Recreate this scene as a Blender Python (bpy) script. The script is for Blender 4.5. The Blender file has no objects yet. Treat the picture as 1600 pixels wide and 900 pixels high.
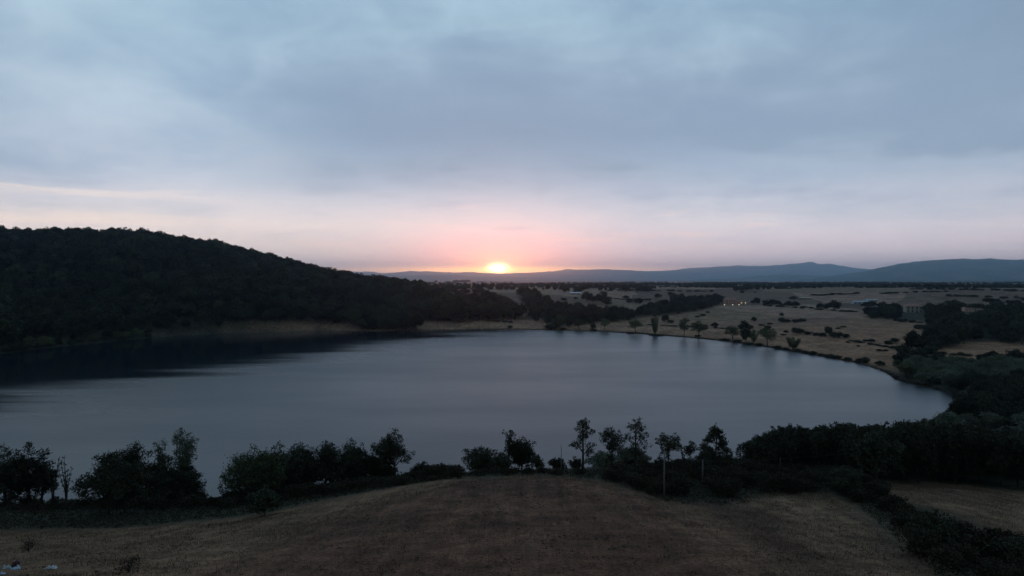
import bpy, bmesh, math, random
import numpy as np
from mathutils import Vector, Matrix, Euler

R = math.radians
scene = bpy.context.scene
COL = scene.collection

# ------------------------------------------------------------------ camera
FPX, HY, CAMZ = 1067.0, 438.0, 54.0          # focal length in px of a 1600 px frame, horizon row, metres above the lake
PITCH = math.atan((450.0 - HY) / FPX)
cam_d = bpy.data.cameras.new('camera'); cam_d.lens = 24.0; cam_d.sensor_width = 36.0
cam_d.clip_start = 1.0; cam_d.clip_end = 90000.0
cam = bpy.data.objects.new('camera', cam_d); COL.objects.link(cam)
cam.location = (0, 0, CAMZ); cam.rotation_euler = (R(90) - PITCH, 0, 0)
scene.camera = cam

# ------------------------------------------------------------------ sun, sky, exposure
SUN_AZ, SUN_EL = -1.18, 1.02                 # degrees from the view direction (towards +X) and above the horizon
sd_ = Vector((math.sin(R(SUN_AZ)) * math.cos(R(SUN_EL)), math.cos(R(SUN_AZ)) * math.cos(R(SUN_EL)), math.sin(R(SUN_EL))))
sun_l = bpy.data.lights.new('sun', 'SUN'); sun_l.energy = 0.6; sun_l.angle = R(0.6); sun_l.color = (1.0, 0.22, 0.09)
sun = bpy.data.objects.new('sun', sun_l); COL.objects.link(sun); sun.location = (-200, 6000, 400)
sun.rotation_euler = (-sd_).to_track_quat('-Z', 'Y').to_euler()
scene.view_settings.view_transform = 'Standard'; scene.view_settings.look = 'None'
scene.view_settings.exposure = 0.0; scene.view_settings.gamma = 1.0; scene.view_settings.use_curve_mapping = False
scene.cycles.use_denoising = True
scene.cycles.max_bounces = 5; scene.cycles.diffuse_bounces = 2; scene.cycles.glossy_bounces = 2
scene.cycles.volume_bounces = 0; scene.cycles.transparent_max_bounces = 6

world = bpy.data.worlds.new('World'); scene.world = world; world.use_nodes = True


class NG:
    """small node-graph writer"""
    def __init__(s, tree): s.t = tree; s.n = tree.nodes; s.l = tree.links
    def node(s, typ, **kw):
        n = s.n.new(typ)
        for k, v in kw.items(): setattr(n, k, v)
        return n
    def put(s, sock, v):
        if hasattr(v, 'is_output'): s.l.new(v, sock)
        else: sock.default_value = v
    def m(s, op, a, b=None, c=None, clamp=False):
        n = s.node('ShaderNodeMath', operation=op); n.use_clamp = clamp
        s.put(n.inputs[0], a)
        if b is not None: s.put(n.inputs[1], b)
        if c is not None: s.put(n.inputs[2], c)
        return n.outputs[0]
    def v(s, op, a, b=None):
        n = s.node('ShaderNodeVectorMath', operation=op); s.put(n.inputs[0], a)
        if b is not None: s.put(n.inputs[1], b)
        return n.outputs[1] if op in ('DOT_PRODUCT', 'LENGTH') else n.outputs[0]
    def mix(s, f, a, b, mode='MIX'):
        n = s.node('ShaderNodeMix', data_type='RGBA', blend_type=mode)
        n.clamp_factor = True
        s.put(n.inputs[0], f); s.put(n.inputs[6], a); s.put(n.inputs[7], b)
        return n.outputs[2]
    def ramp(s, f, stops, mode='LINEAR'):
        n = s.node('ShaderNodeValToRGB'); n.color_ramp.interpolation = mode
        e = n.color_ramp.elements
        while len(e) < len(stops): e.new(0.5)
        for el, (p, c) in zip(e, stops): el.position = p; el.color = (*c, 1) if len(c) == 3 else c
        s.put(n.inputs[0], f); return n.outputs[0]
    def noise(s, vec, scale, detail=4, rough=0.55, dist=0.0, lac=2.0):
        n = s.node('ShaderNodeTexNoise'); s.put(n.inputs['Vector'], vec)
        n.inputs['Scale'].default_value = scale; n.inputs['Detail'].default_value = detail
        n.inputs['Roughness'].default_value = rough; n.inputs['Distortion'].default_value = dist
        n.inputs['Lacunarity'].default_value = lac
        return n.outputs['Fac'], n.outputs['Color']
    def xyz(s, x, y, z):
        n = s.node('ShaderNodeCombineXYZ'); s.put(n.inputs[0], x); s.put(n.inputs[1], y); s.put(n.inputs[2], z); return n.outputs[0]
    def mr(s, v, a, b, c=0.0, d=1.0, smooth=True):
        n = s.node('ShaderNodeMapRange', interpolation_type='SMOOTHSTEP' if smooth else 'LINEAR')
        s.put(n.inputs[0], v); n.inputs[1].default_value = a; n.inputs[2].default_value = b
        n.inputs[3].default_value = c; n.inputs[4].default_value = d; return n.outputs[0]


def build_sky():
    g = NG(world.node_tree); g.n.clear()
    tc = g.node('ShaderNodeTexCoord'); d = g.v('NORMALIZE', tc.outputs['Generated'])
    sep = g.node('ShaderNodeSeparateXYZ'); g.put(sep.inputs[0], d)
    x, y, z = sep.outputs
    el = g.m('MULTIPLY', g.m('ARCSINE', z), 57.29578)                    # degrees
    az = g.m('MULTIPLY', g.m('ARCTAN2', x, y), 57.29578)
    daz = g.m('ABSOLUTE', g.m('SUBTRACT', az, SUN_AZ))
    cosang = g.v('DOT_PRODUCT', d, tuple(sd_))
    ang = g.m('MULTIPLY', g.m('ARCCOSINE', g.m('MINIMUM', cosang, 0.9999999)), 57.29578)
    # overcast layer: colour by elevation
    elc = g.m('DIVIDE', g.m('MAXIMUM', el, 0.0), 90.0)
    base = g.ramp(elc, [(0.0, (1.55, 1.10, 1.04)), (2.2 / 90, (1.25, 1.00, .98)), (5 / 90, (.92, .85, .87)), (8 / 90, (.60, .65, .74)), (12 / 90, (.47, .575, .69)),
                        (20 / 90, (.375, .525, .64)), (42 / 90, (.30, .485, .665)), (1.0, (.17, .275, .39))])
    # warm side: the band of sky under the cloud deck, left of the sun
    warm = g.m('MULTIPLY', g.mr(el, 1.0, 8.0, 1.0, 0.0), g.mr(az, 12.0, -26.0, 0.0, 1.0))
    base = g.mix(g.m('MULTIPLY', warm, 0.85), base, (1.42, 1.10, .90, 1))
    # cloud plane
    den = g.m('ADD', g.m('MAXIMUM', z, 0.0), 0.10)
    p = g.xyz(g.m('DIVIDE', x, den), g.m('DIVIDE', y, den), 3.7)
    pw = g.v('ADD', p, g.v('MULTIPLY', g.noise(p, 0.9, 2)[1], (.55, .55, 0)))
    n1, _ = g.noise(g.v('MULTIPLY', pw, (.8, 1.0, 1)), 0.75, 5, .52, .25)
    n2, _ = g.noise(g.v('ADD', pw, (7.1, 2.3, 4)), 2.1, 6, .58, .4)
    n5, _ = g.noise(g.v('ADD', g.v('MULTIPLY', d, (1.0, 1.0, 2.1)), (3.3, 1.7, .4)), 7.5, 7, .58, .5)   # billows
    n2 = g.m('ADD', g.m('MULTIPLY', n2, .4), g.m('MULTIPLY', n5, .6))
    n3, _ = g.noise(g.xyz(g.m('MULTIPLY', az, .06), g.m('MULTIPLY', el, .75), 1.3), 1.6, 5, .55, .5)  # thin streaks low down

    def blob(a0, e0, sa, se, amp):
        u = g.m('DIVIDE', g.m('SUBTRACT', az, a0), sa); w = g.m('DIVIDE', g.m('SUBTRACT', el, e0), se)
        q = g.m('ADD', g.m('MULTIPLY', u, u), g.m('MULTIPLY', w, w))
        return g.m('MULTIPLY', g.m('EXPONENT', g.m('MULTIPLY', q, -1.0)), amp)
    big = None
    for b in [(-9, 14.0, 11, 3.8, -.10), (1, 10.5, 10, 2.8, -.06), (13, 12, 10, 3.0, -.05), (-20, 19, 9, 4, -.06), (30, 20, 8, 3.5, -.13),
              (-36, 21, 6, 3, .20), (-30, 13, 9, 5, .10), (20, 16, 7, 2.4, .07), (26, 11, 12, 2.0, .07), (4, 21, 9, 4, .05),
              (33, 5.5, 8, 2.5, -.06), (-19, 10.0, 4, 1.3, .05), (-36, 9.5, 8, 2.0, -.05)]:
        t = blob(*b); big = t if big is None else g.m('ADD', big, t)
    inframe = g.mr(el, 26.0, 45.0, 1.0, 0.0)
    tex = g.m('ADD', g.m('MULTIPLY', g.m('SUBTRACT', n1, .5), .75), g.m('MULTIPLY', g.m('SUBTRACT', n2, .5), .80))
    tex = g.m('MULTIPLY', tex, g.mr(el, 1.5, 9.0, 0.12, 1.0))
    tex = g.m('ADD', tex, g.m('MULTIPLY', big, inframe))
    shade = g.m('ADD', 1.0, tex)
    tint = g.mix(g.mr(tex, -.22, .2), (.86, .95, 1.05, 1), (1.03, 1.0, .975, 1))
    c = g.mix(1.0, base, tint, 'MULTIPLY')
    c = g.v('MULTIPLY', c, g.xyz(shade, shade, shade))
    # the darker bank of the deck, with a ragged lower edge above the sunset
    edge = g.m('ADD', el, g.m('ADD', g.m('MULTIPLY', g.m('SUBTRACT', n2, .5), 15.0), g.m('MULTIPLY', g.m('SUBTRACT', n1, .5), 12.0)))
    bank = g.m('MULTIPLY', g.mr(edge, 5.8, 12.0), g.mr(edge, 24.0, 13.0, .15, 1.0))
    bank = g.m('MULTIPLY', bank, g.mr(az, -27.0, -10.0, .12, 1.0))
    c = g.mix(g.m('MULTIPLY', bank, .86), c, (.275, .372, .50, 1))
    # streaks of lit cloud in the clear strip along the horizon
    st = g.m('MULTIPLY', g.mr(n3, .55, .72), g.m('MULTIPLY', g.mr(el, .3, 1.6), g.mr(el, 8.0, 3.0)))
    st = g.m('MULTIPLY', st, g.mr(daz, 62.0, 6.0, 0.0, .55))
    c = g.mix(st, c, (1.35, .98, .84, 1))
    u = g.m('DIVIDE', g.m('SUBTRACT', az, -33.0), 9.0)
    for e0, se, am in ((6.3, .22, .32), (4.3, .5, .5), (3.1, .3, .35)):            # cream bars low on the sunset's far side
        w = g.m('DIVIDE', g.m('ADD', g.m('SUBTRACT', el, e0), g.m('MULTIPLY', g.m('SUBTRACT', n3, .5), 2.2)), se)
        q = g.m('EXPONENT', g.m('MULTIPLY', g.m('ADD', g.m('MULTIPLY', u, u), g.m('MULTIPLY', w, w)), -1.0))
        c = g.mix(g.m('MULTIPLY', q, am), c, (1.45, 1.12, .88, 1))
    # glow round the sun: wide pink, nearer orange along the horizon, then yellow and the disc
    u = g.m('DIVIDE', daz, 7.5); w = g.m('DIVIDE', g.m('SUBTRACT', el, SUN_EL), 2.6)
    pink = g.m('EXPONENT', g.m('MULTIPLY', g.m('ADD', g.m('MULTIPLY', u, u), g.m('MULTIPLY', w, w)), -1.0))
    c = g.mix(g.m('MULTIPLY', pink, .8), c, (1.95, .74, .76, 1))
    u = g.m('DIVIDE', daz, 9.5); w = g.m('DIVIDE', g.m('SUBTRACT', el, .85), .30)
    band = g.m('EXPONENT', g.m('MULTIPLY', g.m('ADD', g.m('MULTIPLY', u, u), g.m('MULTIPLY', w, w)), -1.0))
    c = g.mix(g.m('MULTIPLY', band, .95), c, (5.0, 2.6, .8, 1))
    u = g.m('DIVIDE', daz, 2.3); w = g.m('DIVIDE', g.m('SUBTRACT', el, SUN_EL), .85)
    r2 = g.m('SQRT', g.m('ADD', g.m('MULTIPLY', u, u), g.m('MULTIPLY', w, w)))
    glow = g.m('EXPONENT', g.m('MULTIPLY', r2, -1.35))
    c = g.v('ADD', c, g.v('MULTIPLY', g.xyz(glow, glow, glow), (6.0, 2.6, .40)))
    u = g.m('DIVIDE', daz, .66); w = g.m('DIVIDE', g.m('SUBTRACT', el, SUN_EL), .30)   # the disc, spread by the veil of cloud before it
    disc = g.m('EXPONENT', g.m('MULTIPLY', g.m('ADD', g.m('MULTIPLY', u, u), g.m('MULTIPLY', w, w)), -1.0))
    c = g.v('ADD', c, g.v('MULTIPLY', g.xyz(disc, disc, disc), (24.0, 18.0, 8.0)))
    # the sky away from the sunset is darker dusk cloud
    fall = g.m('ADD', .40, g.m('MULTIPLY', .60, g.mr(ang, 115.0, 24.0)))
    c = g.v('MULTIPLY', c, g.xyz(fall, fall, fall))
    below = g.mr(el, -2.0, 0.0)
    c = g.mix(below, (.05, .05, .055, 1), c)
    bg = g.node('ShaderNodeBackground'); g.put(bg.inputs[0], c); bg.inputs[1].default_value = 1.0
    # clear twilight air above the cloud deck, faint through it
    sky = g.node('ShaderNodeTexSky', sky_type='NISHITA'); sky.sun_disc = False
    sky.sun_elevation = R(SUN_EL); sky.sun_rotation = R(SUN_AZ); sky.dust_density = 0.6
    bg2 = g.node('ShaderNodeBackground'); g.put(bg2.inputs[0], sky.outputs[0]); bg2.inputs[1].default_value = 0.006
    add = g.node('ShaderNodeAddShader'); g.l.new(bg.outputs[0], add.inputs[0]); g.l.new(bg2.outputs[0], add.inputs[1])
    out = g.node('ShaderNodeOutputWorld'); g.l.new(add.outputs[0], out.inputs[0])


build_sky()

# ------------------------------------------------------------------ helpers
rng = np.random.default_rng(11)
random.seed(5)


def tag(o, label=None, cat=None, group=None, kind=None):
    if label: o['label'] = label
    if cat: o['category'] = cat
    if group: o['group'] = group
    if kind: o['kind'] = kind
    return o


def link(name, data, parent=None, loc=None):
    o = bpy.data.objects.new(name, data); COL.objects.link(o)
    if parent is not None: o.parent = parent
    if loc is not None: o.location = loc
    return o


def mesh_np(name, V, F, mats=(), mat_idx=None, smooth=False):
    """V (n,3), F (m,k) with k = 3 or 4"""
    V = np.asarray(V, np.float32); F = np.asarray(F, np.int32)
    me = bpy.data.meshes.new(name); k = F.shape[1]
    me.vertices.add(len(V)); me.vertices.foreach_set('co', V.ravel())
    me.loops.add(F.size); me.loops.foreach_set('vertex_index', F.ravel())
    me.polygons.add(len(F)); me.polygons.foreach_set('loop_start', np.arange(0, F.size, k, dtype=np.int32))
    if mat_idx is not None: me.polygons.foreach_set('material_index', np.asarray(mat_idx, np.int32))
    me.polygons.foreach_set('use_smooth', np.full(len(F), smooth))
    for m in mats: me.materials.append(m)
    me.update(calc_edges=True); return me


class MB:
    """collects boxes, prisms and tubes into one mesh"""
    def __init__(s): s.v = []; s.f = []
    def add(s, vs, fs):
        o = len(s.v); s.v += [tuple(v) for v in vs]; s.f += [tuple(i + o for i in f) for f in fs]
    def box(s, x0, x1, y0, y1, z0, z1):
        s.add([(x0, y0, z0), (x1, y0, z0), (x1, y1, z0), (x0, y1, z0), (x0, y0, z1), (x1, y0, z1), (x1, y1, z1), (x0, y1, z1)],
              [(0, 3, 2, 1), (4, 5, 6, 7), (0, 1, 5, 4), (1, 2, 6, 5), (2, 3, 7, 6), (3, 0, 4, 7)])
    def tube(s, pts, rad, n=7):
        pts = [Vector(p) for p in pts]; o = len(s.v); up = Vector((.31, .95, .05))
        for i, p in enumerate(pts):
            t = (pts[min(i + 1, len(pts) - 1)] - pts[max(i - 1, 0)]).normalized()
            a = t.cross(up)
            if a.length < .05: a = t.cross(Vector((1, 0, 0)))
            a.normalize(); b = t.cross(a)
            for k in range(n):
                c, q = math.cos(k * 2 * math.pi / n), math.sin(k * 2 * math.pi / n)
                s.v.append(tuple(p + (a * c + b * q) * rad[i]))
        for i in range(len(pts) - 1):
            for k in range(n):
                k2 = (k + 1) % n
                s.f.append((o + i * n + k, o + i * n + k2, o + (i + 1) * n + k2, o + (i + 1) * n + k))
        s.f.append(tuple(o + k for k in range(n))[::-1]); s.f.append(tuple(o + (len(pts) - 1) * n + k for k in range(n)))
    def mesh(s, name, mat, smooth=False):
        me = bpy.data.meshes.new(name); me.from_pydata(s.v, [], s.f); me.materials.append(mat)
        if smooth: me.polygons.foreach_set('use_smooth', [True] * len(me.polygons))
        me.update(); return me
    def build(s, name, mat, parent=None, loc=None, smooth=False):
        return link(name, s.mesh(name, mat, smooth), parent, loc)


def vnoise(x, y, seed=0):
    """smooth lattice noise in -1..1"""
    xi = np.floor(x).astype(np.int64); yi = np.floor(y).astype(np.int64); fx = x - xi; fy = y - yi
    def h(a, b):
        n = (a * 374761393 + b * 668265263 + seed * 974711) & 0x7fffffff
        n = ((n ^ (n >> 13)) * 1274126177) & 0x7fffffff
        return ((n ^ (n >> 16)) & 0xffff) / 32767.5 - 1.0
    u = fx * fx * (3 - 2 * fx); w = fy * fy * (3 - 2 * fy)
    return (h(xi, yi) * (1 - u) + h(xi + 1, yi) * u) * (1 - w) + (h(xi, yi + 1) * (1 - u) + h(xi + 1, yi + 1) * u) * w


def fbm(x, y, oct=4, seed=0):
    s = 0; a = 1.0; t = 0
    for i in range(oct):
        s = s + a * vnoise(x, y, seed + i); t += a; a *= .5; x = x * 2.03 + 11.7; y = y * 2.03 + 5.3
    return s / t


def smooth(a, b, x):
    t = np.clip((x - a) / (b - a), 0, 1); return t * t * (3 - 2 * t)


CP, SP = math.cos(PITCH), math.sin(PITCH)


def proj(x, y, z):
    """place -> photograph pixel (1600 px wide)"""
    dz = z - CAMZ; fw = y * CP - dz * SP; up = y * SP + dz * CP
    return 800 + FPX * x / fw, 450 - FPX * up / fw


def unproj(px, py, d):
    """photograph pixel at ground distance d -> place"""
    u = (px - 800) / FPX; v = (450 - py) / FPX
    yy = CP + v * SP; zz = v * CP - SP
    return u / yy * d, d, CAMZ + zz / yy * d


# ------------------------------------------------------------------ terrain
def on_water(px, py):
    d = 50.0
    for _ in range(60):
        x, y, z = unproj(px, py, d); d *= 1 + z / (CAMZ - z) if z < CAMZ else 2
    return x, y


shore_px = [(0, 785), (150, 784), (340, 778), (500, 765), (700, 747), (850, 744), (1000, 737), (1160, 726), (1300, 692), (1440, 662),
            (1484, 638), (1487, 617), (1445, 605), (1402, 594), (1383, 582), (1335, 567), (1240, 550), (1180, 540), (1100, 530), (1000, 522),
            (930, 518), (860, 516), (760, 515), (650, 516), (590, 518), (530, 517), (450, 519), (330, 522), (235, 528), (100, 541), (0, 553)]
shore = [on_water(*p) for p in shore_px] + [(-400, 440), (-405, 350), (-350, 260), (-240, 195)]
SH = np.array(shore)
pts = []
for i in range(len(SH)):                                              # Catmull-Rom round the lake
    p0, p1, p2, p3 = SH[i - 1], SH[i], SH[(i + 1) % len(SH)], SH[(i + 2) % len(SH)]
    for t in np.linspace(0, 1, 5)[:-1]:
        pts.append(.5 * (2 * p1 + (p2 - p0) * t + (2 * p0 - 5 * p1 + 4 * p2 - p3) * t * t + (3 * p1 - p0 - 3 * p2 + p3) * t ** 3))
SH = np.array(pts)


def in_poly(x, y, P):
    c = np.zeros(np.shape(x), bool); n = len(P)
    for i in range(n):
        x0, y0 = P[i - 1]; x1, y1 = P[i]
        hit = ((y0 > y) != (y1 > y)) & (x < (x1 - x0) * (y - y0) / ((y1 - y0) if y1 != y0 else 1e-9) + x0)
        c ^= hit
    return c


def shore_dist(x, y):
    d = np.full(np.shape(x), 1e9)
    for i in range(len(SH)):
        a, b = SH[i - 1], SH[i]; ab = b - a; L = ab @ ab + 1e-9
        t = np.clip(((x - a[0]) * ab[0] + (y - a[1]) * ab[1]) / L, 0, 1)
        d = np.minimum(d, (x - a[0] - t * ab[0]) ** 2 + (y - a[1] - t * ab[1]) ** 2)
    d = np.sqrt(d); return np.where(in_poly(x, y, SH), -d, d)


ctrl = [unproj(*c) for c in [
    # the mound in front and the fields either side of it
    (800, 900, 60), (500, 900, 61), (650, 820, 86), (800, 820, 84), (950, 820, 84), (820, 760, 111), (820, 744, 124), (700, 750, 124), (950, 752, 120),
    (1100, 900, 61), (1250, 900, 61), (1050, 780, 112), (1150, 782, 113), (1250, 772, 116), (1200, 830, 86), (1400, 900, 62), (1340, 770, 118),
    (1400, 762, 136), (1500, 765, 138), (1600, 772, 138), (1600, 830, 96), (1480, 830, 92), (1600, 900, 66),
    (0, 900, 64), (200, 900, 62), (0, 828, 112), (200, 825, 112), (350, 815, 112), (380, 860, 80), (180, 860, 84), (560, 778, 118), (450, 800, 112), (100, 800, 136), (250, 800, 136), (-150, 800, 136), (350, 792, 138), (450, 779, 148), (560, 764, 156), (650, 752, 162), (500, 770, 160), (200, 790, 152),
    # far side: shore meadows rising to the plain
    (550, 510, 752), (450, 513, 725), (700, 504, 795), (800, 503, 800), (900, 508, 770), (1000, 512, 735), (1100, 515, 680), (1200, 525, 612),
    (1300, 540, 542), (700, 490, 850), (800, 480, 905), (830, 461, 1060), (760, 459, 1080), (700, 461, 1050), (900, 463, 1060), (950, 480, 930),
    (1050, 500, 795), (1130, 481, 930), (1150, 475, 1010), (1250, 500, 745), (1250, 480, 930), (1250, 462, 1180), (1350, 520, 595), (1400, 500, 690),
    (1425, 490, 785), (1450, 476, 960), (1500, 530, 545), (1500, 550, 472), (1600, 550, 472), (1600, 500, 645), (1600, 476, 910), (1500, 565, 432),
    (1600, 568, 430), (1560, 640, 285), (1800, 480, 860), (1050, 461, 1200), (1000, 474, 1010)]]
ctrl += [  # wooded hill beyond the left shore, its back, and the rim outside the frame
    (-562, 750, 89), (-440, 805, 89), (-319, 850, 65), (-262, 880, 52), (-215, 905, 38), (-133, 950, 33), (-470, 690, 46), (-360, 745, 40), (-700, 860, 92),
    (-900, 800, 82), (-560, 600, 62), (-640, 500, 70), (-560, 1150, 48), (-300, 1150, 42), (-900, 1200, 45), (-1000, 450, 70), (-600, 300, 50),
    (-480, 180, 36), (-300, 90, 34), (-150, 20, 36), (0, 0, 33), (0, -150, 38), (-300, -150, 40), (300, -150, 40), (200, 30, 34), (150, 60, 30),
    (300, 150, 24), (350, 250, 14), (400, 350, 12), (500, 450, 18), (700, 600, 30), (800, 900, 32), (600, 1200, 36), (0, 1400, 37), (-800, -300, 45),
    (800, -300, 45), (800, 200, 36)]
C = np.array(ctrl) / 1000.0


def tps_fit(P, lam=2e-5):
    n = len(P); r2 = ((P[:, None, :2] - P[None, :, :2]) ** 2).sum(-1)
    K = .5 * r2 * np.log(r2 + 1e-12); K[np.diag_indices(n)] += lam
    A = np.zeros((n + 3, n + 3)); A[:n, :n] = K; A[:n, n] = 1; A[:n, n + 1:] = P[:, :2]; A[n, :n] = 1; A[n + 1:, :n] = P[:, :2].T
    return np.linalg.solve(A, np.concatenate([P[:, 2], np.zeros(3)]))


W_T = tps_fit(C)


def height(x, y):
    x = np.atleast_1d(np.asarray(x, float)); y = np.atleast_1d(np.asarray(y, float))
    q = np.zeros(x.shape); n = len(C); xs, ys = np.clip(x, -1700, 1700) / 1000, np.clip(y, -900, 2000) / 1000
    for i in range(n):
        r2 = (xs - C[i, 0]) ** 2 + (ys - C[i, 1]) ** 2; q += W_T[i] * .5 * r2 * np.log(r2 + 1e-12)
    q = (q + W_T[n] + W_T[n + 1] * xs + W_T[n + 2] * ys) * 1000
    plain = 36.5 + 3.2 * fbm(x / 900, y / 900, 3, 3) - 6 * smooth(6000, 16000, np.hypot(x, y))
    w = smooth(700, 1250, np.hypot(x * .85, y - 350)); q = q * (1 - w) + plain * w
    dd = np.hypot(x, y)
    q = q + fbm(x / 38, y / 38, 3, 8) * np.clip(dd / 700, .22, 1.1)
    s = shore_dist(x, y)
    k = smooth(0, 26, s)
    out = (.12 + .035 * np.maximum(s, 0)) * (1 - k) + np.maximum(q, .5) * k
    return np.where(s > 0, out, np.maximum(-5, s * .08 - .02))


def H1(x, y): return float(height(x, y)[0])


def ground_hit(px, py, d0=45, d1=5000):
    ds = np.geomspace(d0, d1, 900); x, y, z = unproj(px, py, ds); h = height(x, y)
    i = np.nonzero(z < h)[0]
    d = ds[i[0]] if len(i) else d1
    x, y, _ = unproj(px, py, d); return float(x), float(y), H1(x, y)


def axis(lo, hi, fine, k1, k2, brk):
    out = [0.0]
    v = 0.0
    while v < hi: v += max(fine, k1 * v if v < brk else k2 * v); out.append(v)
    v = 0.0; neg = []
    while v > lo: v -= max(fine, k1 * -v if -v < brk else k2 * -v); neg.append(v)
    return np.array(neg[::-1] + out)


gx = axis(-36000, 36000, 2.2, .016, .05, 1000); gy = axis(-5000, 33000, 2.2, .0125, .04, 1500)
GX, GY = np.meshgrid(gx, gy); GZ = np.concatenate([height(a, b) for a, b in zip(GX, GY)]).reshape(GX.shape)
nx, ny = len(gx), len(gy)
idx = np.arange(nx * ny).reshape(ny, nx)
F = np.stack([idx[:-1, :-1], idx[:-1, 1:], idx[1:, 1:], idx[1:, :-1]], -1).reshape(-1, 4)
Vt = np.stack([GX, GY, GZ], -1).reshape(-1, 3)

# what covers the ground near by: (polygon in photograph pixels, colour) laid on the places those pixels show
PLOUGH, STUBBLE, MEADOW, SCRUB, SAND = (.120, .063, .038), (.158, .095, .055), (.088, .083, .046), (.030, .034, .020), (.105, .084, .060)
TRACKSIDE, TRACK = (.145, .084, .048), (.046, .027, .019)
FARF = (.285, .158, .090)
zones = [
    ([(1395, 600), (1420, 566), (1900, 575), (1900, 700), (1480, 670)], SCRUB),
    ([(-300, 1400), (330, 1400), (330, 905), (420, 850), (560, 795), (722, 750), (722, 745), (560, 772), (385, 808), (180, 827), (-300, 829)], STUBBLE),
    ([(330, 1400), (330, 905), (420, 850), (560, 795), (722, 750), (850, 742), (930, 750), (1000, 768), (1040, 782), (1150, 792), (1250, 850), (1330, 930), (1500, 1400)], PLOUGH),
    ([(1045, 788), (1120, 790), (1215, 850), (1300, 930), (1180, 930), (1110, 860)], TRACKSIDE),
    ([(1650, 1400), (1330, 930), (1250, 850), (1150, 792), (1170, 775), (1290, 768), (1340, 800), (1440, 880), (1500, 930)], STUBBLE),
    ([(1105, 780), (1146, 780), (1250, 842), (1345, 925), (1282, 925), (1196, 855)], TRACK),
    ([(1345, 765), (1390, 754), (1480, 754), (1620, 772), (1900, 790), (1900, 900), (1600, 858), (1530, 815), (1440, 790), (1380, 778)], STUBBLE),
]
pxs, pys = proj(Vt[:, 0], np.maximum(Vt[:, 1], 1.0), Vt[:, 2])
near = (Vt[:, 1] > 4) & (Vt[:, 1] < 440)
wob = fbm(Vt[:, 0] / 6, Vt[:, 1] / 6, 3, 4)
colr = np.zeros((len(Vt), 4), np.float32); colr[:, :3] = FARF
colr[:, 3] = 0.0
behind = (Vt[:, 1] <= 4) & (np.hypot(Vt[:, 0], Vt[:, 1]) < 500); colr[behind, :3] = PLOUGH; colr[behind, 3] = 1
nz_ = near & (Vt[:, 1] < 260); colr[nz_, :3] = SCRUB; colr[nz_, 3] = 1
for P, c in zones:
    m = near & in_poly(pxs + wob * 6, pys + wob * 3, P); colr[m, :3] = c; colr[m, 3] = 1
sdv = np.full(len(Vt), 1e9); nr = (np.abs(Vt[:, 0]) < 900) & (Vt[:, 1] > 0) & (Vt[:, 1] < 1100)
sdv[nr] = shore_dist(Vt[nr, 0], Vt[nr, 1])
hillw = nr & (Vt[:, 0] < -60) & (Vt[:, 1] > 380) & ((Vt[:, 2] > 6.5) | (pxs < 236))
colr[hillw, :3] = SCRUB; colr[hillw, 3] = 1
wet = nr & (sdv < 7); colr[wet, :3] = (.036, .035, .025); colr[wet, 3] = 1
mud = nr & (sdv >= 5) & (sdv < 14) & (Vt[:, 1] > 640) & (Vt[:, 0] < -170) & (pxs > 235) & (pxs < 545); colr[mud, :3] = SAND; colr[mud, 3] = 1


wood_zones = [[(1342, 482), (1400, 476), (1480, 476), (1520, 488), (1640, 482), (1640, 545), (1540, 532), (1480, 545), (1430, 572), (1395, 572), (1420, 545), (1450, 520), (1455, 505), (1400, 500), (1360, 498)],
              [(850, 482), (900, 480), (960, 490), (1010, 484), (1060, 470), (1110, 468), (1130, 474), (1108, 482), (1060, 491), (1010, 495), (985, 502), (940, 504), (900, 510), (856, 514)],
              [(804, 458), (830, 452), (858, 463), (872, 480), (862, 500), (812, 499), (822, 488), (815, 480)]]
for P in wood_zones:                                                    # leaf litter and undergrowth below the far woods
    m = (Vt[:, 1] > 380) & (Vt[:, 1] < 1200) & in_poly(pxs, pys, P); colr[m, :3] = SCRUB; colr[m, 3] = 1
cg = colr.reshape(ny, nx, 4)
for _ in range(5):
    cg[1:-1, 1:-1] = .4 * cg[1:-1, 1:-1] + .15 * (cg[:-2, 1:-1] + cg[2:, 1:-1] + cg[1:-1, :-2] + cg[1:-1, 2:])


def base_mat(name, col, rough=.9, spec=.2, var=.25, scale=3.0):
    m = bpy.data.materials.new(name); m.use_nodes = True; g = NG(m.node_tree); b = m.node_tree.nodes['Principled BSDF']
    tc = g.node('ShaderNodeTexCoord'); n, _ = g.noise(tc.outputs['Object'], scale, 5, .6)
    k = g.mr(n, .25, .75, 1 - var, 1 + var, False)
    g.put(b.inputs['Base Color'], g.v('MULTIPLY', (*col[:3],), g.xyz(k, k, k)))
    b.inputs['Roughness'].default_value = rough; b.inputs['Specular IOR Level'].default_value = spec
    bp = g.node('ShaderNodeBump'); bp.inputs['Strength'].default_value = .25; bp.inputs['Distance'].default_value = .05
    g.put(bp.inputs['Height'], n); g.l.new(bp.outputs[0], b.inputs['Normal']); return m


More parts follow.
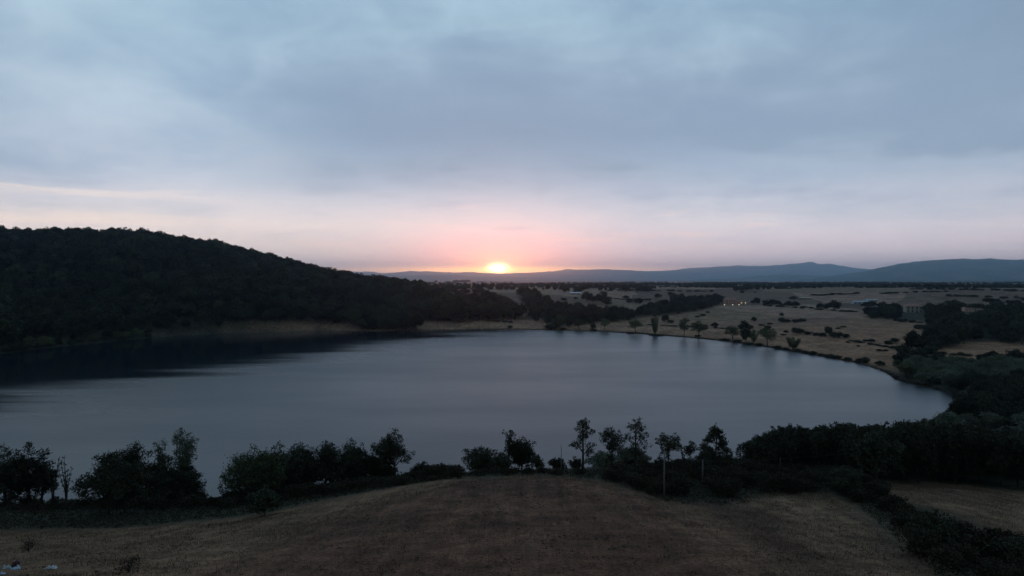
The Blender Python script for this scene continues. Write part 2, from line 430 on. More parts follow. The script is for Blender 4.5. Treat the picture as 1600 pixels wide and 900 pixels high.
def ground_mat():
    m = bpy.data.materials.new('fields'); m.use_nodes = True; g = NG(m.node_tree); b = m.node_tree.nodes['Principled BSDF']
    geo = g.node('ShaderNodeNewGeometry'); pos = geo.outputs['Position']
    flat = g.v('MULTIPLY', pos, (1, 1, 0))
    at = g.node('ShaderNodeAttribute', attribute_name='zone')
    # mosaic of far fields
    wv = g.v('ADD', flat, g.v('MULTIPLY', g.v('SUBTRACT', g.noise(flat, .004, 3)[1], (.5, .5, .5)), (110, 110, 0)))
    vo = g.node('ShaderNodeTexVoronoi', feature='F1'); g.put(vo.inputs['Vector'], g.v('MULTIPLY', wv, (.0042, .0036, 0))); vo.inputs['Scale'].default_value = 1.0
    sp = g.node('ShaderNodeSeparateColor'); g.put(sp.inputs[0], vo.outputs['Color'])
    far = g.ramp(sp.outputs[0], [(0, (.15, .10, .07)), (.22, (.27, .17, .115)), (.42, (.38, .265, .165)), (.62, (.19, .13, .08)), (.78, (.31, .195, .125)), (.9, (.10, .07, .052))], 'CONSTANT')
    dist = g.v('LENGTH', flat)
    far = g.mix(g.mr(dist, 560, 1000), (*FARF, 1), far)
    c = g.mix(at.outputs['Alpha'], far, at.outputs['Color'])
    # patchiness at three scales, mown or ploughed streaks
    n1, _ = g.noise(flat, .05, 5, .65); n2, _ = g.noise(flat, .28, 5, .7); n3, _ = g.noise(flat, 2.2, 6, .8)
    stv = g.node('ShaderNodeMapping'); g.put(stv.inputs[0], flat); stv.inputs['Rotation'].default_value = (0, 0, R(52)); stv.inputs['Scale'].default_value = (1, .06, 1)
    n4, _ = g.noise(stv.outputs[0], .55, 4, .6, .4)
    k = g.m('MULTIPLY', g.mr(n1, .3, .7, .70, 1.30), g.mr(n2, .3, .7, .62, 1.38))
    k = g.m('MULTIPLY', k, g.mr(n3, .3, .7, .35, 1.75)); k = g.m('MULTIPLY', k, g.mr(n4, .3, .7, .80, 1.20))
    c = g.v('MULTIPLY', c, g.xyz(k, k, k))
    # green weeds in the dry grass
    wd = g.m('MULTIPLY', g.mr(g.noise(g.v('ADD', flat, (31, 7, 0)), .16, 5, .7)[0], .54, .70), g.m('MULTIPLY', at.outputs['Alpha'], .45))
    c = g.mix(wd, c, (.052, .050, .024, 1))
    g.put(b.inputs['Base Color'], c); b.inputs['Roughness'].default_value = .95; b.inputs['Specular IOR Level'].default_value = .1
    bp = g.node('ShaderNodeBump'); bp.inputs['Strength'].default_value = .7; bp.inputs['Distance'].default_value = .35
    g.put(bp.inputs['Height'], g.m('ADD', g.m('MULTIPLY', n3, .6), n2)); g.l.new(bp.outputs[0], b.inputs['Normal'])
    return m


M_ground = ground_mat()
me = mesh_np('ground', Vt, F, [M_ground], smooth=True)
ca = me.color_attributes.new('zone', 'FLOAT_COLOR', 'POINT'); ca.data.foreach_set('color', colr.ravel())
tag(link('ground', me), kind='structure')


# ------------------------------------------------------------------ lake
def water_mat():
    m = bpy.data.materials.new('lake_water'); m.use_nodes = True; g = NG(m.node_tree); b = m.node_tree.nodes['Principled BSDF']
    geo = g.node('ShaderNodeNewGeometry'); pos = geo.outputs['Position']; sep = g.node('ShaderNodeSeparateXYZ'); g.put(sep.inputs[0], pos)
    b.inputs['Base Color'].default_value = (.005, .013, .021, 1); b.inputs['Roughness'].default_value = .06; b.inputs['IOR'].default_value = 1.333; b.inputs['Specular Tint'].default_value = (.84, .95, 1.0, 1)
    # the water in the lee of the wooded hill lies calm; its ragged edge runs from the far meadow to the near left
    e = g.noise(g.v('MULTIPLY', pos, (.16, 1.7, 0)), .014, 6, .7)[0]
    lee = g.m('ADD', g.m('ADD', g.m('MULTIPLY', sep.outputs[0], -.909), g.m('MULTIPLY', sep.outputs[1], .417)), g.m('MULTIPLY', g.m('SUBTRACT', e, .5), 250))
    calm = g.mr(lee, 276, 384)
    fine, _ = g.noise(g.v('MULTIPLY', pos, (.8, 1.25, 1)), 1.9, 3, .6, .3)
    mid, _ = g.noise(g.v('MULTIPLY', pos, (.6, 1.3, 1)), .5, 3, .55, .3)
    gust = g.mr(g.noise(g.v('MULTIPLY', pos, (.5, 1.5, 0)), .011, 4, .6)[0], .3, .7, .88, 1.12)
    amp = g.m('MULTIPLY', gust, g.m('SUBTRACT', 1.0, g.m('MULTIPLY', calm, .92)))
    h = g.m('MULTIPLY', g.m('ADD', g.m('MULTIPLY', fine, .036), g.m('MULTIPLY', mid, .095)), amp)
    g.put(b.inputs['Roughness'], g.m('ADD', .07, g.m('MULTIPLY', amp, .24)))                 # ripples too small to see singly
    bp = g.node('ShaderNodeBump'); bp.inputs['Strength'].default_value = 1.0; bp.inputs['Distance'].default_value = .55
    g.put(bp.inputs['Height'], h); g.l.new(bp.outputs[0], b.inputs['Normal']); return m


xs = np.linspace(-480, 290, 30); ys = np.linspace(120, 800, 30); A, B = np.meshgrid(xs, ys); ii = np.arange(900).reshape(30, 30)
lk = mesh_np('lake', np.stack([A, B, np.zeros_like(A)], -1).reshape(-1, 3), np.stack([ii[:-1, :-1], ii[:-1, 1:], ii[1:, 1:], ii[1:, :-1]], -1).reshape(-1, 4), [water_mat()])
tag(link('lake', lk), kind='structure')


# ------------------------------------------------------------------ mountains
def mountain_mat():
    m = bpy.data.materials.new('mountain_woods'); m.use_nodes = True; g = NG(m.node_tree); b = m.node_tree.nodes['Principled BSDF']
    geo = g.node('ShaderNodeNewGeometry'); n, _ = g.noise(geo.outputs['Position'], .0016, 6, .65); n2, _ = g.noise(geo.outputs['Position'], .012, 3, .6)
    c = g.mix(g.mr(n, .42, .62), (.045, .058, .036, 1), (.15, .135, .09, 1)); k = g.mr(n2, .3, .7, .75, 1.25)
    g.put(b.inputs['Base Color'], g.v('MULTIPLY', c, g.xyz(k, k, k))); b.inputs['Roughness'].default_value = 1; b.inputs['Specular IOR Level'].default_value = 0
    return m


M_mtn = mountain_mat()


def mountains(name, D, depth, ridge, seed, rough):
    ridge = np.array(ridge, float); px = np.arange(ridge[0, 0], ridge[-1, 0] + 1, 4.0)
    top = np.interp(px, ridge[:, 0], ridge[:, 1]) + 1.0 * fbm(px / 16, px * 0 + seed, 4, seed) + .45 * vnoise(px / 6, px * 0, seed); x0 = (px - 800) / FPX * D; zt = CAMZ + (HY - top) / FPX * D
    v = np.linspace(-1, 1, 41); X, Vv = np.meshgrid(x0, v); Y = D + Vv * depth
    shape = np.clip(1 - np.abs(Vv), 0, 1) ** .9
    n = fbm(X / 1700, Y / 1700, 5, seed); Zr = zt[None, :] * shape
    rid = np.abs(fbm(X / 3000 + 5, Y / 3000, 4, seed + 9))
    Z = Zr + rough * (n * .5 - rid) * np.sin(np.pi * np.clip(1 - np.abs(Vv), 0, 1)) * 1.0 + rough * .12 * n * shape
    Z = np.minimum(Z, CAMZ + (zt[None, :] - CAMZ) * np.minimum(Y / D, 1.0) + 16) if rough else Z
    Z[0, :] = Z[-1, :] = -60; ny_, nx_ = X.shape; I = np.arange(nx_ * ny_).reshape(ny_, nx_)
    Fm = np.stack([I[:-1, :-1], I[:-1, 1:], I[1:, 1:], I[1:, :-1]], -1).reshape(-1, 4)
    tag(link(name, mesh_np(name, np.stack([X, Y, Z], -1).reshape(-1, 3), Fm, [M_mtn], smooth=True)), kind='structure')


mountains('mountains', 26800, 5200, [(330, 438), (420, 431), (500, 428), (555, 424), (575, 424), (600, 426.5), (640, 424), (700, 424.8), (740, 424.2), (780, 427.5),
          (830, 425.5), (860, 423.5), (878, 421.5), (888, 419), (902, 421.5), (940, 421), (962, 421.3), (1000, 424), (1020, 424.2), (1060, 421), (1100, 418), (1150, 415),
          (1190, 415.5), (1240, 412.8), (1258, 410.5), (1266, 409.5), (1280, 412.5), (1300, 413.5), (1330, 418), (1362, 421), (1400, 426), (1480, 432), (1600, 438)], 3, 230)
mountains('low_hills', 21000, 4200, [(480, 437), (560, 434), (620, 432), (680, 429.5), (730, 431), (790, 433), (850, 434), (900, 436), (960, 436), (1000, 437), (1050, 438)], 14, 150)
mountains('foothills', 18000, 3600, [(960, 440), (1080, 437.5), (1140, 435), (1170, 433), (1200, 429.5), (1225, 427.5), (1250, 429), (1290, 431.5), (1340, 433), (1450, 437)], 21, 150)
mountains('broad_mountain', 14400, 3900, [(1210, 440), (1290, 434), (1330, 429), (1370, 421.5), (1400, 414), (1430, 408.5), (1460, 406.5), (1490, 404.8), (1520, 405.5), (1545, 404.2), (1560, 406.5),
          (1600, 407), (1680, 409), (1760, 416), (1850, 426), (1950, 437)], 33, 190)


# ------------------------------------------------------------------ plants: materials
def leaf_mat(name, col, vary=.35):
    m = bpy.data.materials.new(name); m.use_nodes = True; g = NG(m.node_tree); b = m.node_tree.nodes['Principled BSDF']
    oi = g.node('ShaderNodeObjectInfo'); geo = g.node('ShaderNodeNewGeometry')
    n, _ = g.noise(geo.outputs['Position'], .6, 2, .5)
    k = g.m('MULTIPLY', g.mr(n, .3, .7, 1 - vary * .6, 1 + vary * .6), g.mr(oi.outputs['Random'], 0, 1, 1 - vary, 1 + vary, False))
    c = g.v('MULTIPLY', (*col,), g.xyz(g.m('MULTIPLY', k, g.mr(oi.outputs['Random'], 0, 1, 1.12, .9, False)), k, k))
    g.put(b.inputs['Base Color'], c); b.inputs['Roughness'].default_value = .75; b.inputs['Specular IOR Level'].default_value = .15
    return m


L_dark = leaf_mat('oak_leaves', (.034, .040, .021), .45); L_green = leaf_mat('fresh_leaves', (.050, .062, .027)); L_willow = leaf_mat('willow_leaves', (.118, .134, .086), .3)
L_scrub = leaf_mat('bramble_leaves', (.031, .027, .0135)); L_dry = leaf_mat('dry_grass_blades', (.15, .106, .066), .3); L_poplar = leaf_mat('poplar_leaves', (.095, .112, .045))
M_bark = base_mat('bark', (.06, .05, .042), var=.35); M_pale_bark = base_mat('pale_bark', (.16, .145, .12), var=.3)


def leaves(blobs, size, per, seed, flat=.8, core=.35):
    """many small bent leaf clumps spread through ellipsoids: rows of (cx,cy,cz,rx,ry,rz)"""
    r = np.random.default_rng(seed); P = []; S = []
    for b in blobs:
        n = max(12, int(per * (b[3] * b[4] * b[5]) ** (2 / 3)))
        u = r.normal(size=(n, 3)); u /= np.linalg.norm(u, axis=1)[:, None]
        rad = core + (1 - core) * r.random(n) ** .6; rad *= 1 + .16 * r.normal(size=n)
        q0 = np.array(b[:3]) + u * rad[:, None] * np.array(b[3:6])
        if size < .35:                                                  # near crowns: half the leaves gather in sprays that break the outline
            m_ = 7; k = r.random(n) < .62; c_ = r.normal(size=(m_, 3)); c_ /= np.linalg.norm(c_, axis=1)[:, None]; c_ = np.array(b[:3]) + c_ * np.array(b[3:6]) * r.uniform(.75, 1.3, m_)[:, None]
            j = r.integers(0, m_, n); q0 = np.where(k[:, None], c_[j] + r.normal(size=(n, 3)) * np.array(b[3:6]) * .20, q0)
        P.append(q0)
    P = np.concatenate(P); n = len(P)
    a = r.normal(size=(n, 3)); a /= np.linalg.norm(a, axis=1)[:, None]
    q = r.normal(size=(n, 3)); q[:, 2] += .6; b = np.cross(a, q); b /= np.linalg.norm(b, axis=1)[:, None] + 1e-9
    s = size * (.55 + .9 * r.random(n))[:, None]
    V = np.stack([P - a * s, P + b * s * flat * .5, P + a * s, P - b * s * flat * .5], 1).reshape(-1, 3)
    return V, np.arange(4 * n).reshape(-1, 4)


def plant_mesh(name, V, Fq, mat): return mesh_np(name, V, Fq, [mat])


def tree_shape(kind, Ht, Rd, seed):
    """blobs of a crown and the limbs that carry them, in metres, base at the origin"""
    r = random.Random(seed); bl = []; mb = MB(); tr = max(.10, .022 * Ht)
    lean = (r.uniform(-.05, .05) * Ht, r.uniform(-.05, .05) * Ht)
    if kind in ('round', 'broad', 'dense'):
        lo = {'round': .22, 'broad': .06, 'dense': .0}[kind]; n = {'round': 24, 'broad': 34, 'dense': 34}[kind]
        cz = (1 + lo) / 2 * Ht; rz = (1 - lo) / 2 * Ht
        for i in range(n):
            t = r.random() ** .45; th = r.uniform(0, 6.283); ph = math.asin(r.uniform(-.95, 1))
            k = r.uniform(.24, .40)
            bl.append((lean[0] + Rd * (1.12 - k) * t * math.cos(th) * math.cos(ph) ** .5, lean[1] + Rd * (1.12 - k) * t * math.sin(th) * math.cos(ph) ** .5, cz + rz * (1 - k) * (.35 + .65 * t) * math.sin(ph),
                       Rd * k, Rd * k, min(Rd, rz) * k * r.uniform(.7, 1)))
        bl.append((lean[0], lean[1], Ht - Rd * .3, Rd * .32, Rd * .32, Rd * .3))
    elif kind == 'slender':                       # tall, lopped tree with a few tufts
        n = 11
        for i in range(n):
            t = (i + r.random()) / n; z = Ht * (.34 + .64 * t); w = Rd * (.35 + .65 * math.sin(math.pi * min(1, t * .95 + .12)))
            th = r.uniform(0, 6.283); k = r.uniform(.30, .5)
            bl.append((lean[0] * t + w * .75 * math.cos(th), lean[1] * t + w * .75 * math.sin(th), z, Rd * k, Rd * k, Rd * k * .8))
    elif kind == 'tuft':                          # bare stem, open head
        for i in range(18):
            t = r.random(); th = r.uniform(0, 6.283); rr = Rd * math.sqrt(r.random()) * (.45 + .5 * t)
            bl.append((lean[0] + rr * math.cos(th), lean[1] + rr * math.sin(th), Ht * (.52 + .43 * t), Rd * .30, Rd * .30, Rd * .27))
        for i in range(3): bl.append((0.2 * Rd * r.uniform(-1, 1), 0.2 * Rd * r.uniform(-1, 1), Ht * (.12 + .11 * i), Rd * .26, Rd * .26, Rd * .3))
    elif kind == 'cone':
        for i in range(52):
            t = (i % 26 + .5) / 26; z = Ht * (.1 + .86 * t); w = Rd * (1.02 - t) ** .6; th = r.uniform(0, 6.283); k = max(.16, .34 * (1 - t))
            bl.append((w * .72 * math.cos(th), w * .72 * math.sin(th), z, Rd * k, Rd * k, Rd * k * .75))
        bl.append((0, 0, Ht * .97, Rd * .12, Rd * .12, Rd * .2))
    elif kind == 'feather':                       # several rising leaders
        for j in range(6):
            th = r.uniform(0, 6.283); top = Ht * r.uniform(.62, 1.0) if j else Ht
            for i in range(6):
                t = (i + .6) / 6; rr = Rd * (.25 + .65 * t) * (j > 0)
                bl.append((rr * math.cos(th), rr * math.sin(th), top * (.2 + .78 * t), Rd * .27, Rd * .27, Rd * .33 * r.uniform(.7, 1.1)))
    elif kind == 'sparse':
        for j in range(5):
            th = r.uniform(0, 6.283); top = Ht * r.uniform(.7, 1.0)
            for i in range(5):
                t = (i + .8) / 5
                bl.append((Rd * .8 * t * math.cos(th), Rd * .8 * t * math.sin(th), top * (.3 + .68 * t), Rd * .16, Rd * .16, Rd * .2))
    elif kind == 'pine':                          # umbrella crown
        for i in range(15):
            th = r.uniform(0, 6.283); rr = Rd * math.sqrt(r.random()) * .8
            bl.append((rr * math.cos(th), rr * math.sin(th), Ht * (.9 - .12 * (rr / Rd) ** 2), Rd * .34, Rd * .34, Ht * .10))
    # trunk and limbs
    z1 = {'pine': .82, 'slender': .95, 'tuft': .85, 'cone': .93}.get(kind, .62) * Ht
    if kind in ('sparse', 'feather'):
        seen = {}
        for b in bl: seen.setdefault(round(math.atan2(b[1], b[0]), 3), []).append(b)
        for key, bs in seen.items():
            bs = sorted(bs, key=lambda q: q[2]); pts_ = [(0, 0, -.3)] + [tuple(q[:3]) for q in bs]
            mb.tube(pts_, [tr * .6 * (1 - .8 * i / (len(pts_) - 1)) for i in range(len(pts_))], 5)
    else:
        n = 6
        mb.tube([(lean[0] * (i / n), lean[1] * (i / n), -.4 + (z1 + .4) * i / n) for i in range(n + 1)], [tr * (1.25 - i / n * (.95)) for i in range(n + 1)], 7)
        for b in bl[::1 if kind in ('slender', 'tuft') else 2]:
            zz = max(.12 * Ht, min(z1 * .95, b[2] - abs(b[0] + b[1]) * .5 - .08 * Ht)); f = zz / z1
            mb.tube([(lean[0] * f, lean[1] * f, zz), ((lean[0] * f + b[0]) / 2, (lean[1] * f + b[1]) / 2, (zz * .4 + b[2] * .6)), b[:3]], [tr * .42, tr * .27, tr * .1], 5)
    return bl, mb


def hero_tree(name, x, y, top_z, Rd, kind, mat, label, seed, leaf=.25, per=150, bark=M_bark, group=None, cat='tree', rot=None):
    z = H1(x, y); Ht = max(1.5, top_z - z); bl, mb = tree_shape(kind, Ht, Rd, seed)
    root = link(name, None, loc=(x, y, z)); tag(root, label, cat, group)
    mb.build('trunk', bark, root, smooth=True)
    V, Fq = leaves(bl, leaf, per, seed); link('crown', plant_mesh('crown', V, Fq, mat), root)
    return root


def at(px, d, top):
    """place at column px and distance d, and the height that the row `top` shows there"""
    x, y, z = unproj(px, top, d); return x, y, z


# ------------------------------------------------------------------ single trees of the near shore
heroes = [
    # name, px, d, top row, half width px, kind, leaf, label
    ('broadleaf_tree', 8, 158, 698, 34, 'broad', L_dark, 'dark broadleaf tree cut by the picture edge on the near shore'),
    ('broadleaf_tree', 45, 162, 693, 30, 'broad', L_dark, 'dark tree with light gaps between stems beside the sparse saplings'),
    ('sapling', 82, 160, 708, 12, 'sparse', L_dark, 'thin sapling with few leaves next to the dark shore trees'),
    ('sapling', 103, 162, 710, 13, 'sparse', L_dark, 'sparse nearly bare sapling beside the large round tree'),
    ('round_tree', 168, 132, 712, 52, 'dense', L_dark, 'large round dark tree standing at the edge of the pale field'),
    ('broadleaf_tree', 204, 158, 690, 34, 'broad', L_dark, 'tree rising behind the large round tree at the field edge'),
    ('broadleaf_tree', 245, 160, 706, 24, 'broad', L_dark, 'lower dark tree between the large round one and the feathery one'),
    ('feathery_tree', 281, 161, 671, 33, 'feather', L_green, 'tall feathery tree with loose upswept top by the lake'),
    ('broadleaf_tree', 278, 157, 728, 34, 'dense', L_dark, 'dense dark tree at the foot of the tall feathery one'),
    ('sapling', 318, 163, 754, 11, 'sparse', L_green, 'small thin sapling at the water to the right of feathery tree'),
    ('sapling', 352, 160, 748, 13, 'sparse', L_green, 'small loose sapling leaning out from the long tree group'),
    ('round_tree', 398, 146, 699, 44, 'dense', L_green, 'big rounded tree at the left end of the long tree group'),
    ('broadleaf_tree', 434, 160, 692, 24, 'broad', L_dark, 'second tree of the long shoreline group behind the rounded one'),
    ('broadleaf_tree', 470, 162, 690, 26, 'broad', L_dark, 'third tree of the long shoreline group with ragged top'),
    ('broadleaf_tree', 510, 165, 688, 25, 'round', L_dark, 'middle tree of the long shoreline group with water glimpsed beneath'),
    ('broadleaf_tree', 546, 167, 686, 24, 'round', L_dark, 'tallest tree in the flat topped part of the long group'),
    ('broadleaf_tree', 583, 168, 697, 22, 'round', L_dark, 'tree with low crown just before the end of long group'),
    ('open_crowned_tree', 618, 169, 669, 27, 'round', L_dark, 'tall open crowned tree ending the long shoreline group'),
    ('broadleaf_tree', 415, 152, 706, 30, 'dense', L_dark, 'dark tree wedged between the big rounded tree and its neighbour'),
    ('broadleaf_tree', 452, 156, 702, 26, 'dense', L_dark, 'low dense tree in front of the second and third group trees'),
    ('broadleaf_tree', 490, 160, 700, 26, 'dense', L_dark, 'dense tree filling the gap before the middle group tree'),
    ('broadleaf_tree', 528, 164, 700, 24, 'dense', L_dark, 'dense tree just left of the flat topped tallest one'),
    ('broadleaf_tree', 565, 166, 703, 24, 'dense', L_dark, 'dense tree just right of the flat topped tallest one'),
    ('broadleaf_tree', 600, 168, 712, 20, 'dense', L_dark, 'low tree at the foot of the tall open crowned tree'),
    ('broadleaf_tree', 64, 166, 706, 20, 'dense', L_dark, 'narrow dark tree just left of the thin saplings'),
    ('bush', 661, 160, 720, 18, 'dense', L_dark, 'rounded bush just right of the tall open crowned tree'),
    ('small_tree', 413, 114, 763, 25, 'dense', L_dark, 'small round dark tree alone on the pale field edge'),
    ('broadleaf_tree', 750, 152, 697, 26, 'dense', L_dark, 'rounded dark tree left of the thin tree above the mound'),
    ('slender_tree', 793, 152, 668, 11, 'tuft', L_dark, 'thin tree with small round head above the middle of mound'),
    ('broadleaf_tree', 815, 153, 683, 24, 'dense', L_dark, 'dense dome shaped tree right of the thin tree over mound'),
    ('bush', 838, 150, 709, 11, 'dense', L_dark, 'small bush leaning on the dome shaped tree'),
    ('bush', 783, 148, 706, 18, 'dense', L_dark, 'low dark bush around the foot of the thin tree'),
    ('bush', 870, 147, 716, 13, 'dense', L_scrub, 'low bush at the foot of the bare stake'),
    ('bush', 898, 146, 714, 10, 'dense', L_scrub, 'small bush just left of the tall lopped tree'),
    ('lopped_tree', 911, 146, 655, 15, 'slender', L_dark, 'tallest lopped tree with tufts and a gap in its stem'),
    ('fan_shaped_tree', 956, 150, 671, 19, 'tuft', L_dark, 'fan shaped tree standing in front of the pale willow'),
    ('lopped_tree', 993, 152, 656, 15, 'slender', L_dark, 'lopped tree with wide top between the fan tree and leaning tree'),
    ('willow', 944, 170, 704, 24, 'dense', L_willow, 'pale green round willow behind the fan shaped tree'),
    ('willow', 990, 172, 697, 26, 'dense', L_willow, 'pale green willow behind the lopped tree'),
    ('leaning_tree', 1046, 148, 681, 18, 'tuft', L_green, 'small tree with one sided crown behind the pale pole'),
    ('slender_tree', 1030, 150, 715, 7, 'slender', L_dark, 'short thin tree just left of the pale pole'),
    ('slender_tree', 1078, 156, 688, 11, 'tuft', L_dark, 'thin round headed tree between the two pale poles'),
    ('slender_tree', 1068, 158, 696, 5, 'sparse', L_dark, 'nearly leafless thin stem between the two pale poles'),
    ('conical_tree', 1118, 158, 667, 33, 'cone', L_dark, 'dark conical tree with pointed top left of the wood'),
    ('slender_tree', 1099, 154, 694, 9, 'slender', L_dark, 'narrow tree against the left side of the conical tree'),
    ('sapling', 1157, 160, 696, 8, 'slender', L_dark, 'thin sapling at the left end of the dark wood'),
]
for i, (nm, px, d, top, hw, kind, lm, lab) in enumerate(heroes):
    x, y, z = at(px, d, top); Rd = hw * d / FPX * (1.12 if kind in ('dense', 'broad', 'round') else 1.22 if kind in ('tuft', 'slender') else 1.0)
    per = {'slender': 190, 'tuft': 170, 'sparse': 170, 'feather': 150, 'cone': 160, 'dense': 120}.get(kind, 110)
    hero_tree(nm, x, y, z, Rd, kind, lm, lab, 100 + i, leaf=.18 if kind in ('slender', 'tuft', 'sparse', 'feather') else .23, per=int(per * 1.25),
              cat={'bush': 'bush', 'sapling': 'sapling'}.get(nm, 'tree'))


# ------------------------------------------------------------------ shared plants for woods, hedges and far fields
def kit(kind, Ht, Rd, mat, n, leaf, per, seed):
    out = []
    for i in range(n):
        bl, mb = tree_shape(kind, Ht, Rd, seed + i); V, Fq = leaves(bl, leaf, per, seed + i, core=.55)
        out.append((mb.mesh('trunk', M_bark, True), plant_mesh('crown', V, Fq, mat)))
    return out


def far_kit(kind, Ht, Rd, mat, n, leaf, per, seed):
    """trees too far off to show parts: trunk and crown in one mesh"""
    out = []
    for i in range(n):
        bl, mb = tree_shape(kind, Ht, Rd, seed + i); V, Fq = leaves(bl, leaf, per, seed + i, core=.6)
        tv = np.array(mb.v); tf = np.array([f for f in mb.f if len(f) == 4]); o = len(tv)
        out.append(mesh_np('far_tree', np.concatenate([tv, V]), np.concatenate([tf, Fq + o]), [M_bark, mat], np.concatenate([np.zeros(len(tf)), np.ones(len(Fq))])))
    return out


K_wood = kit('broad', 10, 4.2, L_dark, 5, .30, 95, 300)
K_willow = kit('dense', 8, 4.2, L_willow, 3, .30, 95, 320)
K_bush = kit('dense', 3.2, 2.4, L_scrub, 5, .17, 150, 340)
L_forest = leaf_mat('forest_leaves', (.032, .036, .019), .6); L_forest2 = leaf_mat('oak_wood_leaves', (.046, .050, .024), .5)
K_forest = far_kit('broad', 12, 5.4, L_forest, 5, .85, 17, 360) + far_kit('round', 13, 6.2, L_forest2, 3, .85, 17, 366)
K_ftree = far_kit('dense', 9, 5.0, L_dark, 5, .62, 20, 380)
K_fwillow = far_kit('feather', 16, 6.0, L_poplar, 4, .55, 26, 400)
K_fwillow2 = far_kit('round', 16, 7.0, L_poplar, 5, .5, 20, 410)
K_fbush = far_kit('dense', 3.4, 3.2, L_dark, 4, .42, 30, 420)
K_pine = far_kit('pine', 14, 6.5, L_dark, 2, .6, 24, 430)


def put_parts(name, parts, x, y, s, label, cat, group, sz=None, sink=0.0):
    root = link(name, None, loc=(x, y, H1(x, y) - sink)); root.scale = (s, s, sz or s); root.rotation_euler.z = random.uniform(0, 6.283)
    tag(root, label, cat, group); link('trunk', parts[0], root); link('crown', parts[1], root); return root


def put_far(name, me_, x, y, s, label, cat, group, sz=None, z=None, sink=0.0):
    o = link(name, me_, loc=(x, y, (H1(x, y) if z is None else z) - sink)); o.scale = (s, s, sz or s); o.rotation_euler.z = random.uniform(0, 6.283)
    tag(o, label, cat, group); return o


def third(px, lo, hi): return 'left' if px < lo + (hi - lo) / 3 else 'middle' if px < lo + 2 * (hi - lo) / 3 else 'right'


def scatter(poly, spacing, x0, x1, y0, y1, seed, jit=.45):
    """jittered rows over the ground, kept where the ground lies inside a region of the photograph"""
    r = np.random.default_rng(seed); xs_ = np.arange(x0, x1, spacing); ys_ = np.arange(y0, y1, spacing)
    A_, B_ = np.meshgrid(xs_, ys_); A_ = (A_ + r.uniform(-jit, jit, A_.shape) * spacing).ravel(); B_ = (B_ + r.uniform(-jit, jit, B_.shape) * spacing).ravel()
    Z_ = height(A_, B_); p, q = proj(A_, B_, Z_); k = in_poly(p, q, poly) & (Z_ > .1); return A_[k], B_[k], Z_[k], p[k], q[k]


def clear_of_ground(x, y, z, up=6.0):
    """is a point `up` metres above the ground in sight of the camera, terrain only"""
    t = np.linspace(.06, .97, 60)[:, None]; hx = x[None] * t; hy = y[None] * t; zz = CAMZ + (z + up - CAMZ)[None] * t
    h = np.concatenate([height(a, b) for a, b in zip(hx, hy)]).reshape(hx.shape); return (h < zz).all(0)


# dark wood on the right of the near shore: front row edges the field, back rows reach the water
tops = np.array([(1155, 700), (1175, 680), (1200, 668), (1245, 663), (1280, 665), (1315, 657), (1350, 664), (1385, 661), (1410, 656), (1450, 652), (1500, 660), (1560, 668), (1650, 672)])
X_, Y_, Z_, P_, Q_ = scatter([(1160, 700), (1290, 690), (1440, 662), (1700, 668), (1900, 700), (1900, 780), (1600, 768), (1480, 756), (1390, 758), (1330, 752), (1270, 742), (1170, 738)], 6.4, 40, 260, 120, 300, 5)
order = np.argsort(Y_)
nw = 0
for i in order:
    if P_[i] > 1640 or nw > 150: continue
    t = float(np.interp(P_[i], tops[:, 0], tops[:, 1])) + random.uniform(0, 12); zt = unproj(P_[i], t, Y_[i])[2]
    Ht = min(13.5, max(5.0, zt - Z_[i])) * (1 if Y_[i] < 185 else .96)
    if Z_[i] + Ht > zt + 1.0: Ht = max(3.5, zt - Z_[i])
    far_side = Y_[i] > 205 and P_[i] > 1410
    if far_side: put_parts('willow', random.choice(K_willow), X_[i], Y_[i], .95, 'pale rounded willow at the water behind the dark wood', 'tree', 'willows behind the dark wood', Ht / 8)
    else: put_parts('wood_tree', random.choice(K_wood), X_[i], Y_[i], random.uniform(.85, 1.15), 'dark leafy tree, ' + third(P_[i], 1160, 1600) + ' part of wood behind right field, ' + ('field edge' if Y_[i] < 150 else 'inside' if Y_[i] < 190 else 'lake side'), 'tree', 'trees of the dark wood', Ht / 10)
    nw += 1

# right shore: willows and alders from the corner of the lake to the field behind
X_, Y_, Z_, P_, Q_ = scatter([(1440, 672), (1484, 640), (1489, 616), (1450, 602), (1405, 590), (1430, 572), (1600, 575), (1680, 575), (1700, 668)], 7.6, 150, 420, 230, 430, 6)
for i in range(len(X_)):
    if shore_dist(X_[i:i + 1], Y_[i:i + 1])[0] < 4.5: continue
    pale = vnoise(X_[i:i + 1] / 45, Y_[i:i + 1] / 45, 5)[0] > -.15
    put_parts('willow' if pale else 'alder', random.choice(K_willow if pale else K_wood), X_[i], Y_[i], random.uniform(.8, 1.2),
              'pale grey green willow in right shore thicket, ' + ('near the water' if shore_dist(X_[i:i + 1], Y_[i:i + 1])[0] < 25 else 'behind, away from water') if pale else 'dark alder in the thicket on the right shore', 'tree', 'willows of the right shore' if pale else 'alders of the right shore', random.uniform(.65, 1.05))

# bramble bushes along the rims of the near fields
def bushes(pxpoly, spacing, box, seed, lab, grp, s0, s1, kitb=K_bush, name='bush'):
    X_, Y_, Z_, P_, Q_ = scatter(pxpoly, spacing, *box, seed)
    for i in range(len(X_)):
        s = random.uniform(s0, s1)
        put_parts(name, random.choice(kitb), X_[i], Y_[i], s, lab + ', ' + third(P_[i], min(P_), max(P_)) + ' third, ' + ('large' if s > (s0 + s1) / 2 else 'small'), 'bush', grp, s * random.uniform(.75, 1.1), sink=.2)


